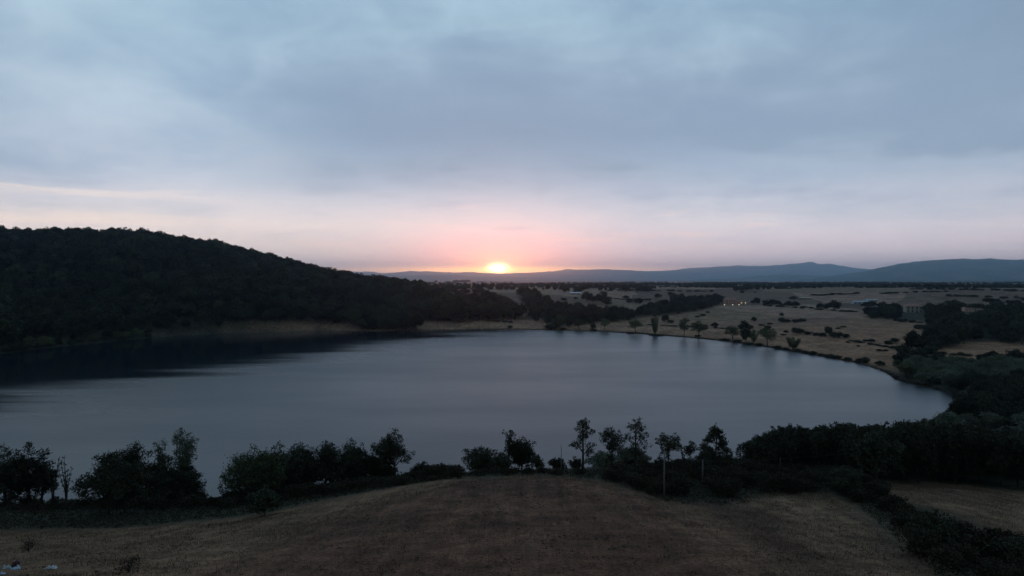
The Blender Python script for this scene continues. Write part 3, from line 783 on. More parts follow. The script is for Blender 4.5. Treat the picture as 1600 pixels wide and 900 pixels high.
bushes([(930, 745), (1000, 738), (1160, 728), (1290, 735), (1330, 758), (1300, 768), (1190, 772), (1120, 785), (1040, 782), (990, 765), (945, 752)], 4.3, (0, 90, 95, 200), 7,
       'bramble bush in the dark hollow right of the mound', 'bramble bushes in the hollow', .7, 1.15)
bushes([(740, 738), (930, 738), (935, 748), (850, 741), (745, 745)], 4.0, (-30, 40, 100, 180), 8, 'low bramble on the crest of the mound', 'brambles on the crest', .35, .6)
bushes([(1290, 742), (1345, 745), (1380, 772), (1430, 800), (1480, 830), (1560, 850), (1660, 880), (1660, 960), (1520, 930), (1440, 868), (1370, 800), (1310, 768)], 4.4, (30, 110, 50, 150), 9,
       'dark bush in the hedgerow between the two right fields', 'bushes of the right hedgerow', .55, 1.0)
bushes([(0, 800), (330, 797), (420, 790), (560, 767), (720, 747), (720, 738), (560, 747), (340, 766), (0, 770)], 4.7, (-140, 0, 110, 190), 10,
       'low bush between the pale field and the shore trees', 'low bushes under the shore trees', .5, 1.1)
for nm, px, py, hw, hh, lab in [('bush', 1456, 862, 40, 66, 'largest round bush in the hedgerow of the right field'), ('bush', 1322, 772, 26, 46, 'tall bush at the head of the right hedgerow'),
                                ('bush', 1535, 876, 26, 46, 'pointed bush low in the right hedgerow'), ('bush', 1590, 880, 34, 40, 'bush where the right hedgerow meets the picture edge')]:
    x, y, z = ground_hit(px, py)
    hero_tree(nm, x, y, z + hh * y / FPX, hw * y / FPX, 'dense', L_dark, lab, 700 + px, leaf=.17, per=170, cat='bush')
for px, py, hh, lab in [(45, 862, 20, 'small weedy shrub on the pale field above the seated person'), (200, 895, 11, 'low weedy shrub at the lower rim of the pale field')]:
    x, y, z = ground_hit(px, py); hero_tree('shrub', x, y, z + hh * y / FPX, 1.3, 'dense', L_scrub, lab, 800 + px, leaf=.09, per=70, cat='bush')

# ------------------------------------------------------------------ the wooded hill: the 300 trees that show largest singly, the rest as one mass
hx = np.arange(-1250, 60, 8.8); hy = np.arange(440, 1180, 8.8); A, B = np.meshgrid(hx, hy)
A = (A + rng.uniform(-3.6, 3.6, A.shape)).ravel(); B = (B + rng.uniform(-3.6, 3.6, B.shape)).ravel(); Z = height(A, B)
p, q = proj(A, B, Z); s_ = shore_dist(A, B)
wooded = (s_ > 7) & (p > -420) & ((Z > 6.0) | ((p < 232) & (Z > .2))) & (p < 660)
wooded &= ~in_poly(p, q, [(235, 600), (235, 518), (330, 514), (400, 504), (470, 502), (545, 508), (560, 600)])
wooded |= in_poly(p, q, [(540, 503), (655, 500), (655, 517), (560, 517)]) & (s_ > 3)
wooded |= (s_ > 7) & in_poly(p, q, [(640, 458), (676, 464), (722, 478), (762, 477), (800, 486), (819, 493), (806, 501), (640, 506)])
A, B, Z, p, q = A[wooded], B[wooded], Z[wooded], p[wooded], q[wooded]
seen = clear_of_ground(A, B, Z, 9.0); A, B, Z, p, q = A[seen], B[seen], Z[seen], p[seen], q[seen]
inside = (p > 2) & (p < 1598); rank = np.where(inside, B, 1e9).argsort()
single = rank[:295]; rest = rank[295:]
for i in single:
    s = random.choice([.62, .75, .85, .95, 1.1, 1.35]) * random.uniform(.9, 1.1) * (.75 if Z[i] < 5 else 1)
    put_far('forest_tree', random.choice(K_forest), A[i], B[i], s, 'dark broadleaf tree low in the hillside wood, ' + third(p[i], 0, 780) + ' part, ' + ('at the water' if Z[i] < 8 else 'on the lower slope' if Z[i] < 25 else 'higher up'), 'tree', 'trees at the front of the hillside wood', s * random.uniform(.8, 1.1), z=Z[i])


wa = SH[(proj(SH[:, 0], SH[:, 1], SH[:, 0] * 0)[0] < 236) & (SH[:, 1] > 430)]; k_ = 0
for a, b2 in zip(wa[:-1], wa[1:]):
    if np.hypot(*(a - b2)) > 90: continue
    for t in (0.0, .5):
        c_ = a * (1 - t) + b2 * t; o_ = np.array([-.8, .3]) * random.uniform(3, 9); pxx = proj(c_[0] + o_[0], c_[1] + o_[1], 1.0)[0]
        if pxx < -20: continue
        put_far('shore_willow', random.choice(K_fwillow2 if random.random() < .5 else K_ftree), c_[0] + o_[0], c_[1] + o_[1], random.uniform(.7, 1.0), 'pale bushy tree at the water under the wooded hill', 'tree', 'bushy trees at the foot of the hill', random.uniform(.5, .8), sink=2.0)


def mass(name, label, cat, pts_xyz, meshes, lo, hi, seed):
    """one object: meshes instanced over points"""
    hid = bpy.data.collections.new(name + '_kinds')
    for m_ in meshes: hid.objects.link(bpy.data.objects.new(name + '_kind', m_))
    me_ = bpy.data.meshes.new(name); me_.from_pydata([tuple(map(float, v)) for v in pts_xyz], [], []); o = link(name, me_); tag(o, label, cat, kind='stuff')
    ng = bpy.data.node_groups.new(name, 'GeometryNodeTree'); ng.interface.new_socket('Geometry', in_out='INPUT', socket_type='NodeSocketGeometry'); ng.interface.new_socket('Geometry', in_out='OUTPUT', socket_type='NodeSocketGeometry')
    N = ng.nodes; gi = N.new('NodeGroupInput'); go = N.new('NodeGroupOutput'); ip = N.new('GeometryNodeInstanceOnPoints'); ci = N.new('GeometryNodeCollectionInfo')
    ci.inputs['Collection'].default_value = hid; ci.inputs['Separate Children'].default_value = True; ci.inputs['Reset Children'].default_value = True
    rv = N.new('FunctionNodeRandomValue'); rv.data_type = 'FLOAT'; rv.inputs[2].default_value = lo; rv.inputs[3].default_value = hi; rv.inputs['Seed'].default_value = seed
    rr = N.new('FunctionNodeRandomValue'); rr.data_type = 'FLOAT_VECTOR'; rr.inputs[0].default_value = (0, 0, 0); rr.inputs[1].default_value = (0, 0, 6.283); rr.inputs['Seed'].default_value = seed + 1
    ip.inputs['Pick Instance'].default_value = True
    Lk = ng.links.new; Lk(gi.outputs[0], ip.inputs['Points']); Lk(ci.outputs[0], ip.inputs['Instance']); Lk(rv.outputs[1], ip.inputs['Scale']); Lk(rr.outputs[0], ip.inputs['Rotation']); Lk(ip.outputs[0], go.inputs[0])
    md = o.modifiers.new('scatter', 'NODES'); md.node_group = ng; return o


mass('hillside_wood', 'dense dark wood covering the upper left hillside', 'wood', np.stack([A[rest], B[rest], Z[rest]], -1), K_forest, .5, 1.65, 4)

# ------------------------------------------------------------------ far shore: single trees by the water
far_trees = [(874, 514, 491, 8, K_fwillow, 'pale green poplar at the water below the white shed'), (905, 516, 499, 7, K_fwillow2, 'small round pale tree second along the far shore'),
             (927, 517, 506, 4, K_ftree, 'small dark pointed tree on the far shore'), (945, 517, 498, 7, K_fwillow2, 'loose green tree just right of the small dark one'),
             (993, 522, 499, 10, K_fwillow2, 'round tree on thin stem at the middle of far shore'), (1024, 524, 494, 7, K_fwillow, 'narrow upright poplar right of the round thin stemmed tree'),
             (1069, 527, 496, 8, K_fwillow2, 'tall oval tree on bare stem over the far shore'), (1091, 531, 502, 13, K_fwillow2, 'widest spreading tree of the far shore row'),
             (1145, 533, 510, 11, K_fwillow2, 'low spreading tree with clear stem left of a dark clump'), (1166, 536, 512, 8, K_ftree, 'dark dense tree in the clump above the far shore'),
             (1178, 537, 515, 6, K_fwillow, 'thin pale poplar between two denser trees'), (1199, 542, 509, 13, K_fwillow2, 'dense green tree at the right of the far shore row'),
             (1239, 547, 527, 9, K_fwillow, 'nearly bare forked willow last in the shore row'), (1415, 592, 566, 14, K_fwillow2, 'dense tree leaning over the water at the right corner')]
for px, py, top, hw, kt, lab in far_trees:
    x, y, z = ground_hit(px, py - 1.5); dh = (py - top) * y / FPX; me_ = random.choice(kt)
    bb = np.empty(len(me_.vertices) * 3, np.float32); me_.vertices.foreach_get('co', bb); bb = bb.reshape(-1, 3)
    o = put_far('shore_tree', me_, x, y, hw * y / FPX / np.percentile(np.hypot(bb[:, 0], bb[:, 1]), 88), lab, 'tree', None, dh / bb[:, 2].max(), sink=.2); o['group'] = 'trees along the far shore'

# bushes and trees scattered over the far fields: (column, foot row, half width, height) in photograph pixels
fb = [(1117, 511, 6, 8), (1157, 514, 6, 8), (1164, 515, 7, 15), (1172, 515, 6, 8), (1178, 502, 5, 7), (1221, 494, 4, 6), (1222, 504, 6, 9), (1230, 504, 6, 6), (1243, 504, 6, 6), (1253, 503, 8, 6), (1190, 509, 6, 3), (1203, 507, 6, 3),
      (1200, 516, 6, 8), (1241, 520, 6, 9), (1250, 521, 8, 9), (1228, 520, 5, 4), (1262, 523, 7, 6), (1276, 525, 7, 6), (1285, 526, 6, 7), (1294, 525, 7, 15), (1303, 528, 7, 10), (1312, 528, 7, 10), (1322, 528, 7, 7), (1224, 524, 5, 3),
      (1310, 514, 5, 3), (1318, 512, 5, 3), (1325, 536, 4, 3), (1341, 542, 3, 3), (1353, 534, 5, 4), (1362, 534, 6, 5), (1374, 549, 5, 4), (1383, 549, 5, 4), (1388, 538, 7, 7), (1398, 536, 7, 9), (1182, 475, 6, 11),
      (1198, 477, 7, 9), (1207, 477, 8, 10), (1216, 477, 6, 8), (1232, 480, 7, 11), (1243, 480, 7, 10), (1239, 467, 7, 5), (1282, 483, 7, 10), (1291, 483, 6, 9), (1304, 485, 11, 17), (1222, 478, 5, 4), (1256, 481, 6, 3), (1268, 482, 6, 3), (1318, 487, 7, 3), (1329, 487, 6, 3),
      (985, 473, 7, 7), (978, 467, 6, 6), (998, 474, 8, 9), (1028, 466, 6, 8), (1047, 462, 5, 6), (1057, 465, 5, 5), (1065, 463, 4, 4), (996, 453, 7, 7), (1022, 451, 4, 5), (917, 472, 10, 17), (930, 473, 9, 12), (940, 474, 10, 20), (950, 477, 8, 14), (903, 457, 8, 9), (884, 457, 7, 10),
      (868, 452, 6, 8), (845, 449, 5, 6), (860, 448, 6, 6), (745, 508, 0, 0), (777, 503, 6, 4), (797, 504, 5, 3), (789, 503, 6, 3), (797, 513, 5, 5), (701, 501, 5, 3), (1098, 494, 5, 4), (1090, 496, 5, 3), (1040, 503, 7, 12), (1048, 505, 6, 6), (1022, 494, 4, 3), (1106, 489, 4, 3),
      (700, 443, 6, 4), (681, 441, 3, 4), (712, 441, 6, 5), (722, 440, 7, 5), (730, 441, 6, 5), (792, 447, 4, 6), (770, 448, 4, 7), (1090, 526, 6, 4), (985, 522, 7, 4), (1020, 525, 7, 4), (1030, 526, 7, 4), (1133, 532, 8, 4), (1152, 535, 7, 5), (1170, 538, 7, 4), (1186, 540, 7, 5), (1215, 545, 7, 6), (1228, 547, 7, 5),
      (642, 456, 7, 8), (650, 457, 8, 9), (659, 457, 7, 7), (667, 458, 8, 9), (676, 458, 7, 8), (685, 458, 8, 9), (694, 458, 7, 8), (703, 458, 8, 10), (711, 459, 7, 8), (720, 459, 7, 7), (728, 459, 7, 8), (745, 460, 9, 12), (753, 460, 7, 10), (764, 461, 6, 6), (772, 461, 5, 5), (812, 460, 8, 10), (822, 459, 8, 12),
      (1246, 549, 8, 5), (1258, 552, 7, 5), (1270, 554, 8, 6), (1283, 556, 6, 4), (1296, 558, 8, 6), (1308, 560, 8, 6), (1326, 563, 7, 6), (1350, 567, 10, 10), (1342, 566, 6, 6), (1375, 572, 8, 9), (1160, 458, 4, 4), (1180, 457, 3, 2), (927, 517, 6, 4), (858, 514, 9, 8), (866, 514, 8, 6), (880, 515, 7, 4)]
LM = [(899, 459, 'the long white shed'), (1145, 470, 'the pink farmhouse'), (1427, 482, 'the cream villa'), (1350, 472, 'the white farm sheds'), (1239, 537, 'the forked shore willow'), (1199, 526, 'the dense green shore tree'),
      (1145, 520, 'the low spreading shore tree'), (1091, 516, 'the widest shore tree'), (1069, 510, 'the tall oval shore tree'), (1024, 510, 'the narrow shore poplar'), (993, 510, 'the thin stemmed shore tree'),
      (905, 508, 'the small pale shore tree'), (874, 503, 'the pale shore poplar'), (778, 425, 'the setting sun'), (1258, 466, 'the pale low shed'), (1415, 580, 'the tree leaning over the water'), (1304, 477, 'the largest field tree')]
ORD = ['nearest', 'second nearest', 'third nearest', 'fourth nearest', 'fifth nearest', 'sixth nearest', 'seventh nearest', 'eighth nearest', 'ninth nearest', 'tenth nearest', 'eleventh nearest', 'twelfth nearest', 'thirteenth nearest', 'fourteenth nearest', 'fifteenth nearest']
fkey = {}
for k_, (px, py, hw, hh) in enumerate(fb):
    c_ = py - hh / 2; w_ = [(math.hypot(px - a, (c_ - b_) * 1.6), a, b_, n_) for a, b_, n_ in LM]; w_ = [v_ for v_ in w_ if v_[0] > 4]; dd_, a, b_, n_ = min(w_)
    side = ('right of' if px > a else 'left of') if abs(px - a) > abs(c_ - b_) else ('below' if c_ > b_ else 'above')
    fkey.setdefault((hh > hw * .9, side, n_), []).append((dd_, k_))
flab = {}
for (t_, side, n_), v_ in fkey.items():
    for o_, (dd_, k_) in enumerate(sorted(v_)):
        flab[k_] = ('dark tree ' if t_ else 'low dark bush ') + side + ' ' + n_ + (', only one there' if len(v_) == 1 else ', ' + ORD[min(o_, 14)] + ' to it')
for k_, (px, py, hw, hh) in enumerate(fb):
    if hw == 0: continue
    x, y, z = ground_hit(px, py); tall = hh > hw * .9; me_ = random.choice(K_ftree if tall else K_fbush); ht0, r0 = (9, 5.0) if tall else (3.4, 3.2)
    put_far('field_tree' if tall else 'field_bush', me_, x, y, hw * y / FPX / r0, flab[k_],
            'tree' if tall else 'bush', 'trees in the far fields' if tall else 'bushes in the far fields', hh * y / FPX / ht0, sink=.3)


def thicket(poly, spacing, box, seed, name, lab, grp, lo=.7, hi=1.25, pines=.0, most=280):
    X_, Y_, Z_, P_, Q_ = scatter(poly, spacing, *box, seed); n = 0
    ok = clear_of_ground(X_, Y_, Z_, 8.0) if len(X_) else []
    for i in range(len(X_)):
        if not ok[i] or n >= most or P_[i] > 1625: continue
        if (1403 < P_[i] < 1450 and 484 < Q_[i] < 504) or (1498 < P_[i] < 1546 and 483 < Q_[i] < 502): continue       # open ground before the villa and the houses
        n += 1; s = random.uniform(lo, hi)
        if random.random() < pines: put_far('umbrella_pine', random.choice(K_pine), X_[i], Y_[i], s, 'umbrella pine with flat dark crown near the villa', 'tree', 'umbrella pines near the villa', z=Z_[i])
        else: put_far(name, random.choice(K_ftree if random.random() < .75 else K_forest), X_[i], Y_[i], s, lab + ', ' + third(P_[i], min(P_), min(1600, max(P_))) + ' part', 'tree', grp, s * random.uniform(.8, 1.15), z=Z_[i])


thicket([(812, 466), (836, 461), (858, 470), (874, 486), (862, 503), (820, 504), (826, 492), (816, 478)], 12, (0, 90, 780, 1150), 21, 'clump_tree', 'dark tree in the clump below the sunset, right of the path', 'trees in the clump below the sunset', .55, 1.2)
thicket([(850, 482), (900, 480), (960, 490), (1010, 484), (1060, 470), (1110, 468), (1130, 474), (1108, 482), (1060, 491), (1010, 495), (985, 502), (940, 504), (900, 510), (856, 514)], 10.5, (20, 330, 700, 1150), 22, 'hedge_band_tree',
        'dark tree in the hedge band running up to the farmhouse', 'trees of the hedge band below the farmhouse', .5, 1.15)
thicket([(1342, 480), (1400, 476), (1480, 476), (1520, 488), (1600, 482), (1640, 490), (1640, 545), (1540, 532), (1480, 545), (1430, 572), (1395, 568), (1420, 545), (1450, 520), (1455, 505), (1400, 500), (1360, 498)], 11.5, (200, 760, 380, 1000), 23, 'villa_wood_tree',
        'dark tree in the wood round the villa on the right', 'trees of the villa wood', .75, 1.3, pines=.10)
thicket([(1395, 572), (1440, 560), (1540, 566), (1640, 570), (1640, 575), (1540, 573), (1440, 570), (1400, 580)], 9, (200, 480, 380, 520), 24, 'hedge_tree', 'low dark tree in the hedge behind the right shore', 'hedge trees behind the right shore', .4, .7)
def hedge_line(p0, p1, n, h, where):
    for k in range(n):
        if random.random() < .1: continue
        t = (k + random.uniform(-.3, .3)) / max(1, n - 1); x, y, z = ground_hit(p0[0] + (p1[0] - p0[0]) * t, p0[1] + (p1[1] - p0[1]) * t); hh = h * random.uniform(.6, 1.4) * y / FPX
        put_far('hedge_bush', random.choice(K_fbush), x, y, random.uniform(.7, 1.3) * max(1.0, 5.5 * y / FPX / 3.2), 'low bush in the hedge line ' + where, 'bush', 'hedge line ' + where, hh / 3.4, z=z, sink=.3)


for a_, b_, n_, h_, w_ in [((1195, 478), (1335, 488), 15, 3, 'below the pair of dark field trees'), ((955, 454.5), (1120, 456), 16, 3, 'crossing the plain right of the white shed'), ((1010, 449.5), (1150, 449), 14, 3, 'far out on the plain above the farmhouse'),
                           ((930, 467), (1015, 469), 9, 2.5, 'just below and right of the white shed'), ((1150, 452.5), (1245, 451), 10, 3, 'on the plain behind the farmhouse'), ((1275, 462), (1338, 459.5), 8, 3, 'on the plain above the white farm sheds'),
                           ((1380, 459), (1475, 456), 10, 3, 'on the plain behind the villa wood'), ((1425, 452), (1610, 455), 16, 3, 'far out on the plain at the right'), ((1470, 463), (1610, 467), 12, 4, 'above the houses right of the villa'),
                           ((1330, 533), (1402, 546), 9, 3.5, 'running down to the right corner of lake'), ((1108, 513), (1158, 514.5), 6, 2.5, 'left of the dark clump over the shore'), ((1440, 553), (1612, 561), 18, 5, 'between the two fields behind the right shore'),
                           ((850, 471), (908, 467), 7, 3, 'left of and below the white shed'), ((1015, 508), (1085, 512), 8, 2.5, 'above the middle of the far shore'), ((1400, 502), (1452, 506), 7, 4, 'at the lower rim of the villa lawn')]:
    hedge_line(a_, b_, n_, h_, w_)
x, y, z = ground_hit(1587, 566); put_far('round_tree', K_ftree[1], x, y, 1.15, 'single broad round tree on the field behind the right shore', 'tree', None, .95)

# hedgerows and groves of the plain, up to the foot of the mountains
r7 = random.Random(77); n_h = 0
for k in range(60):
    d = 1150 * (9000 / 1150) ** r7.random(); xx = (r7.uniform(620, 1640) - 800) / FPX * d; L = r7.uniform(40, 210) * (d / 1800) ** .6; ang = r7.gauss(0, .25); n = max(2, int(L / (12 * (d / 1500) ** .5)))
    for j in range(n):
        if n_h > 285: break
        ax, ay = xx + (j / n - .5) * L * math.cos(ang) + r7.uniform(-3, 3), d + (j / n - .5) * L * math.sin(ang) + r7.uniform(-3, 3)
        s = r7.uniform(.45, 1.0); n_h += 1
        put_far('hedgerow_tree', K_ftree[r7.randrange(5)], ax, ay, s * (1 + d / 7000), 'small dark hedgerow tree out on the plain below the mountains', 'tree', 'hedgerow trees of the plain', s)
r8 = random.Random(8); gp = []
for k in range(125):                                                    # hedges and narrow groves, mostly seen end to end across the plain
    d = 1250 * (5600 / 1250) ** r8.random(); xx = (r8.uniform(480, 1700) - 800) / FPX * d; L = r8.uniform(60, 420) * (d / 2500) ** .5; ang = r8.gauss(0, .3); wd = r8.choice([3, 3, 5, 20]); st_ = max(7.0, d / 420)
    for j in range(int(L / st_)):
        if r8.random() < .12: continue
        u_ = (j * st_ - L / 2); gp.append((xx + u_ * math.cos(ang) + r8.uniform(-wd, wd), d + u_ * math.sin(ang) + r8.uniform(-wd, wd)))
gp = np.array(gp); aa, dd = gp[:, 0], gp[:, 1]
mass('distant_groves', 'far off groves and hedges along the rim of the plain', 'wood', np.stack([aa, dd, height(aa, dd)], -1), K_ftree, .45, 1.25, 9)


# ------------------------------------------------------------------ undergrowth and dry grass
def clumps(name, label, cat, mat, polys, spacing, box, seed, n_leaf, hgt, wid, leaf, up=False, keep=None):
    r = np.random.default_rng(seed); VV = []
    for poly in polys:
        X_, Y_, Z_, P_, Q_ = scatter(poly, spacing, *box, seed, .5)
        if keep is not None:
            k_ = fbm(X_ / keep[0], Y_ / keep[0], 3, seed) + r.normal(size=len(X_)) * .25 > keep[1]; X_, Y_, Z_ = X_[k_], Y_[k_], Z_[k_]
        n = len(X_)
        if not n: continue
        sc = (.5 + r.random(n) ** 2 * 1.1)
        c = np.repeat(np.stack([X_, Y_, Z_], -1), n_leaf, 0); s = np.repeat(sc, n_leaf)
        m_ = len(c)
        c = c + np.stack([r.normal(size=m_) * wid * s, r.normal(size=m_) * wid * s, np.zeros(m_) if up else r.random(m_) * hgt * s], -1)
        if up:      # blades
            t = np.stack([r.normal(size=m_) * .25, r.normal(size=m_) * .25, np.ones(m_)], -1) * (hgt * s * (.6 + .6 * r.random(m_)))[:, None]
            th = r.random(m_) * 6.283; w = np.stack([np.cos(th), np.sin(th), np.zeros(m_)], -1) * leaf
            Vq = np.stack([c - w, c + w, c + w * .4 + t, c - w * .4 + t], 1)
        else:
            a = r.normal(size=(m_, 3)); a /= np.linalg.norm(a, axis=1)[:, None]; b = np.cross(a, r.normal(size=(m_, 3))); b /= np.linalg.norm(b, axis=1)[:, None]
            Vq = np.stack([c - a * leaf, c + b * leaf * .5, c + a * leaf, c - b * leaf * .5], 1)
        VV.append(Vq.reshape(-1, 3))
    V = np.concatenate(VV); tag(link(name, mesh_np(name, V, np.arange(len(V)).reshape(-1, 4), [mat])), label, cat, kind='stuff')


clumps('undergrowth', 'tangled low brambles and weeds along the rims of the near fields', 'undergrowth', L_scrub,
       [[(-60, 828), (180, 826), (385, 806), (560, 771), (722, 746), (730, 738), (560, 750), (340, 776), (-60, 780)],
        [(722, 746), (850, 741), (935, 750), (1000, 768), (1045, 786), (1150, 790), (1200, 775), (1330, 770), (1350, 740), (1160, 728), (930, 736), (725, 738)],
        [(1290, 745), (1350, 745), (1400, 785), (1480, 825), (1700, 880), (1700, 1000), (1500, 930), (1420, 860), (1340, 790)]],
       1.25, (-180, 150, 50, 200), 31, 13, .8, .55, .17)
clumps('tall_grass', 'tall dry grass along the edges of the ploughed mound', 'grass', L_dry,
       [[(325, 910), (335, 895), (430, 838), (570, 782), (725, 744), (850, 738), (930, 746), (1010, 768), (1150, 786), (1150, 796), (1030, 786), (920, 757), (840, 749), (728, 754), (570, 797), (430, 856), (350, 910)],
        [(1150, 800), (1170, 772), (1290, 764), (1345, 795), (1320, 800), (1280, 776), (1180, 784)], [(1345, 768), (1400, 752), (1600, 762), (1700, 775), (1700, 783), (1600, 772), (1400, 760)]],
       .75, (-70, 140, 50, 160), 32, 6, .42, .14, .02, True, keep=(5, .12))
clumps('dry_stubble', 'short dry stubble and weeds on the pale fields', 'grass', L_dry,
       [[(-40, 910), (330, 910), (420, 850), (560, 795), (700, 755), (385, 812), (180, 830), (-40, 832)], [(1190, 910), (1150, 795), (1290, 770), (1440, 880), (1470, 910)], [(1360, 765), (1480, 757), (1620, 775), (1620, 850), (1530, 815), (1420, 785)]],
       .5, (-90, 150, 45, 150), 33, 4, .2, .24, .026, True, keep=(6, -.05))
clumps('ploughed_weeds', 'scattered weeds and straw over the ploughed mound', 'grass', L_dry,
       [[(335, 910), (430, 850), (560, 797), (722, 752), (850, 744), (930, 752), (1040, 785), (1150, 795), (1200, 910)]], .6, (-60, 60, 45, 140), 34, 4, .16, .2, .024, True, keep=(5, .02))
clumps('field_weeds', 'dark low weeds dotted over the near fields', 'weeds', L_scrub,
       [[(-40, 910), (330, 910), (560, 797), (722, 752), (850, 744), (930, 752), (1040, 785), (1290, 770), (1470, 910), (-40, 910), (-40, 832), (385, 812), (330, 910)]], 1.1, (-90, 90, 45, 140), 35, 7, .16, .26, .09, False, keep=(4, .34))
clumps('reeds', 'dark reeds fringing the far shore of the lake', 'reeds', L_scrub,
       [[(640, 516), (760, 514), (860, 515), (930, 517), (1000, 520.5), (1100, 528.5), (1180, 538), (1240, 548), (1335, 565), (1385, 580), (1405, 590), (1395, 595), (1375, 583), (1330, 569), (1235, 552.5), (1175, 542), (1095, 532), (1000, 524), (930, 519.5), (860, 518), (640, 519)],
        [(1400, 592), (1450, 602), (1492, 616), (1490, 640), (1450, 668), (1430, 668), (1478, 640), (1480, 618), (1440, 607), (1395, 596)]], 1.3, (-120, 280, 230, 780), 36, 9, .9, .6, .3)

# ------------------------------------------------------------------ buildings beyond the lake
M_plaster = base_mat('pale_plaster', (.42, .38, .31), scale=.6, var=.12); M_pink = base_mat('pink_plaster', (.60, .36, .29), scale=.6, var=.15)
M_tile = base_mat('clay_tile', (.34, .19, .14), scale=1.5, var=.25); M_white = base_mat('white_sheet', (.72, .74, .76), scale=.8, var=.08)
M_shutter = base_mat('shutter_paint', (.07, .06, .05)); M_glassd = base_mat('window_glass', (.03, .035, .04), rough=.1, spec=.6, var=.05)
M_wood = base_mat('weathered_wood', (.24, .21, .175), var=.3); M_wire = base_mat('wire', (.10, .10, .10)); M_metal = base_mat('lamp_metal', (.06, .06, .06))


def gable(x0, x1, y0, y1, z0, z1, over=.5, th=.22):
    m = MB(); yc = (y0 + y1) / 2; sl = (z1 - z0) / (yc - y0); a, b, c, d = x0 - over, x1 + over, y0 - over, y1 + over; ze = z0 - sl * over
    m.add([(a, c, ze), (b, c, ze), (b, yc, z1), (a, yc, z1), (a, c, ze + th), (b, c, ze + th), (b, yc, z1 + th), (a, yc, z1 + th)], [(0, 3, 2, 1), (4, 5, 6, 7), (0, 1, 5, 4), (1, 2, 6, 5), (2, 3, 7, 6), (3, 0, 4, 7)])
    m.add([(a, d, ze), (b, d, ze), (b, yc + .002, z1), (a, yc + .002, z1), (a, d, ze + th), (b, d, ze + th), (b, yc + .002, z1 + th), (a, yc + .002, z1 + th)], [(0, 1, 2, 3), (7, 6, 5, 4), (4, 5, 1, 0), (5, 6, 2, 1), (6, 7, 3, 2), (7, 4, 0, 3)])
    return m


def gable_wall(x0, x1, y0, y1, z0, z1, zr):
    m = MB(); yc = (y0 + y1) / 2
    m.add([(x0, y0, z0), (x1, y0, z0), (x1, y1, z0), (x0, y1, z0), (x0, y0, z1), (x1, y0, z1), (x1, y1, z1), (x0, y1, z1), (x0, yc, zr), (x1, yc, zr)],
          [(0, 3, 2, 1), (0, 1, 5, 4), (2, 3, 7, 6), (0, 4, 8, 7, 3), (1, 2, 6, 9, 5), (4, 5, 9, 8), (6, 7, 8, 9)]); return m


def hip(x0, x1, y0, y1, z0, z1, over=.7):
    m = MB(); a, b, c, d = x0 - over, x1 + over, y0 - over, y1 + over; h = (d - c) / 2; yc = (c + d) / 2
    m.add([(a, c, z0), (b, c, z0), (b, d, z0), (a, d, z0), (a + h, yc, z1), (b - h, yc, z1), (a, c, z0 - .2), (b, c, z0 - .2), (b, d, z0 - .2), (a, d, z0 - .2)],
          [(0, 1, 5, 4), (2, 3, 4, 5), (1, 2, 5), (3, 0, 4), (6, 7, 1, 0), (7, 8, 2, 1), (8, 9, 3, 2), (9, 6, 0, 3), (9, 8, 7, 6)]); return m


def window(root, x, y, z, w, h, shut=True):
    f = MB(); t = .1
    f.box(x - w / 2 - t, x - w / 2, y - .10, y + .04, z - t, z + h + t); f.box(x + w / 2, x + w / 2 + t, y - .10, y + .04, z - t, z + h + t)
    f.box(x - w / 2, x + w / 2, y - .10, y + .04, z - t, z); f.box(x - w / 2, x + w / 2, y - .10, y + .04, z + h, z + h + t); o = f.build('window', M_shutter, root)
    p_ = MB(); p_.box(x - w / 2, x + w / 2, y - .05, y + .02, z, z + h); p_.build('pane', M_glassd, o)


def building(name, px, py, rot, label, cat='house', d1=5000):
    x, y, z = ground_hit(px, py, d1=d1); o = link(name, None, loc=(x, y, z - .3)); o.rotation_euler.z = rot; return tag(o, label, cat)


def door(root, x, y, w=1.2, h=2.3):
    m = MB(); m.box(x - w / 2, x + w / 2, y - .06, y + .03, .3, .3 + h); o = m.build('door', M_shutter, root)
    k = MB(); k.box(x + w * .32, x + w * .42, y - .14, y - .06, 1.3, 1.42); k.build('handle', M_metal, o)


# villa among the trees
b = building('villa', 1427, 488, R(-14), 'two storey cream villa with hipped roof among dark trees'); Wv, Dv = 9.0, 5.5
m = MB(); m.box(-Wv, Wv, -Dv, Dv, -2, 7.6); m.build('wall', M_plaster, b); r_ = hip(-Wv, Wv, -Dv, Dv, 7.8, 10.6).build('roof', M_tile, b)
m = MB(); m.box(-3.4, -2.5, -.4, .5, 9.4, 11.6); m.build('chimney', M_plaster, r_)
for fl in (1.2, 4.6):
    for xx in (-6.8, -2.4, 2.4, 6.8):
        if fl < 2 and xx == 2.4: continue
        window(b, xx, -Dv, fl, 1.5, 1.9)
door(b, 2.4, -Dv, 1.5, 2.6)
# farmhouse with lower wing
b = building('farmhouse', 1141, 475.5, R(8), 'pink farmhouse with tiled roof behind the row of lit lamps')
gable_wall(-9, 7, -4.5, 4.5, -2, 6.6, 9.4).build('wall', M_pink, b); r_ = gable(-9, 7, -4.5, 4.5, 6.62, 9.42).build('roof', M_tile, b)
gable_wall(7.02, 19, -4, 3.4, -2, 3.6, 5.8).build('wing_wall', M_pink, b); gable(7.1, 19, -4, 3.4, 3.62, 5.82, .45).build('wing_roof', M_tile, b)
m = MB(); m.box(-4, -3.1, .6, 1.4, 8.4, 10.6); m.build('chimney', M_pink, r_)
for fl in (1.0, 4.0):
    for xx in (-6.6, -2.6, 1.2, 4.8):
        if not (fl < 2 and xx == -2.6): window(b, xx, -4.5, fl, 1.2, 1.6)
for xx in (10, 16): window(b, xx, -4, 1.0, 1.3, 1.4)
door(b, -2.6, -4.5); door(b, 13, -4, 1.8, 2.4)


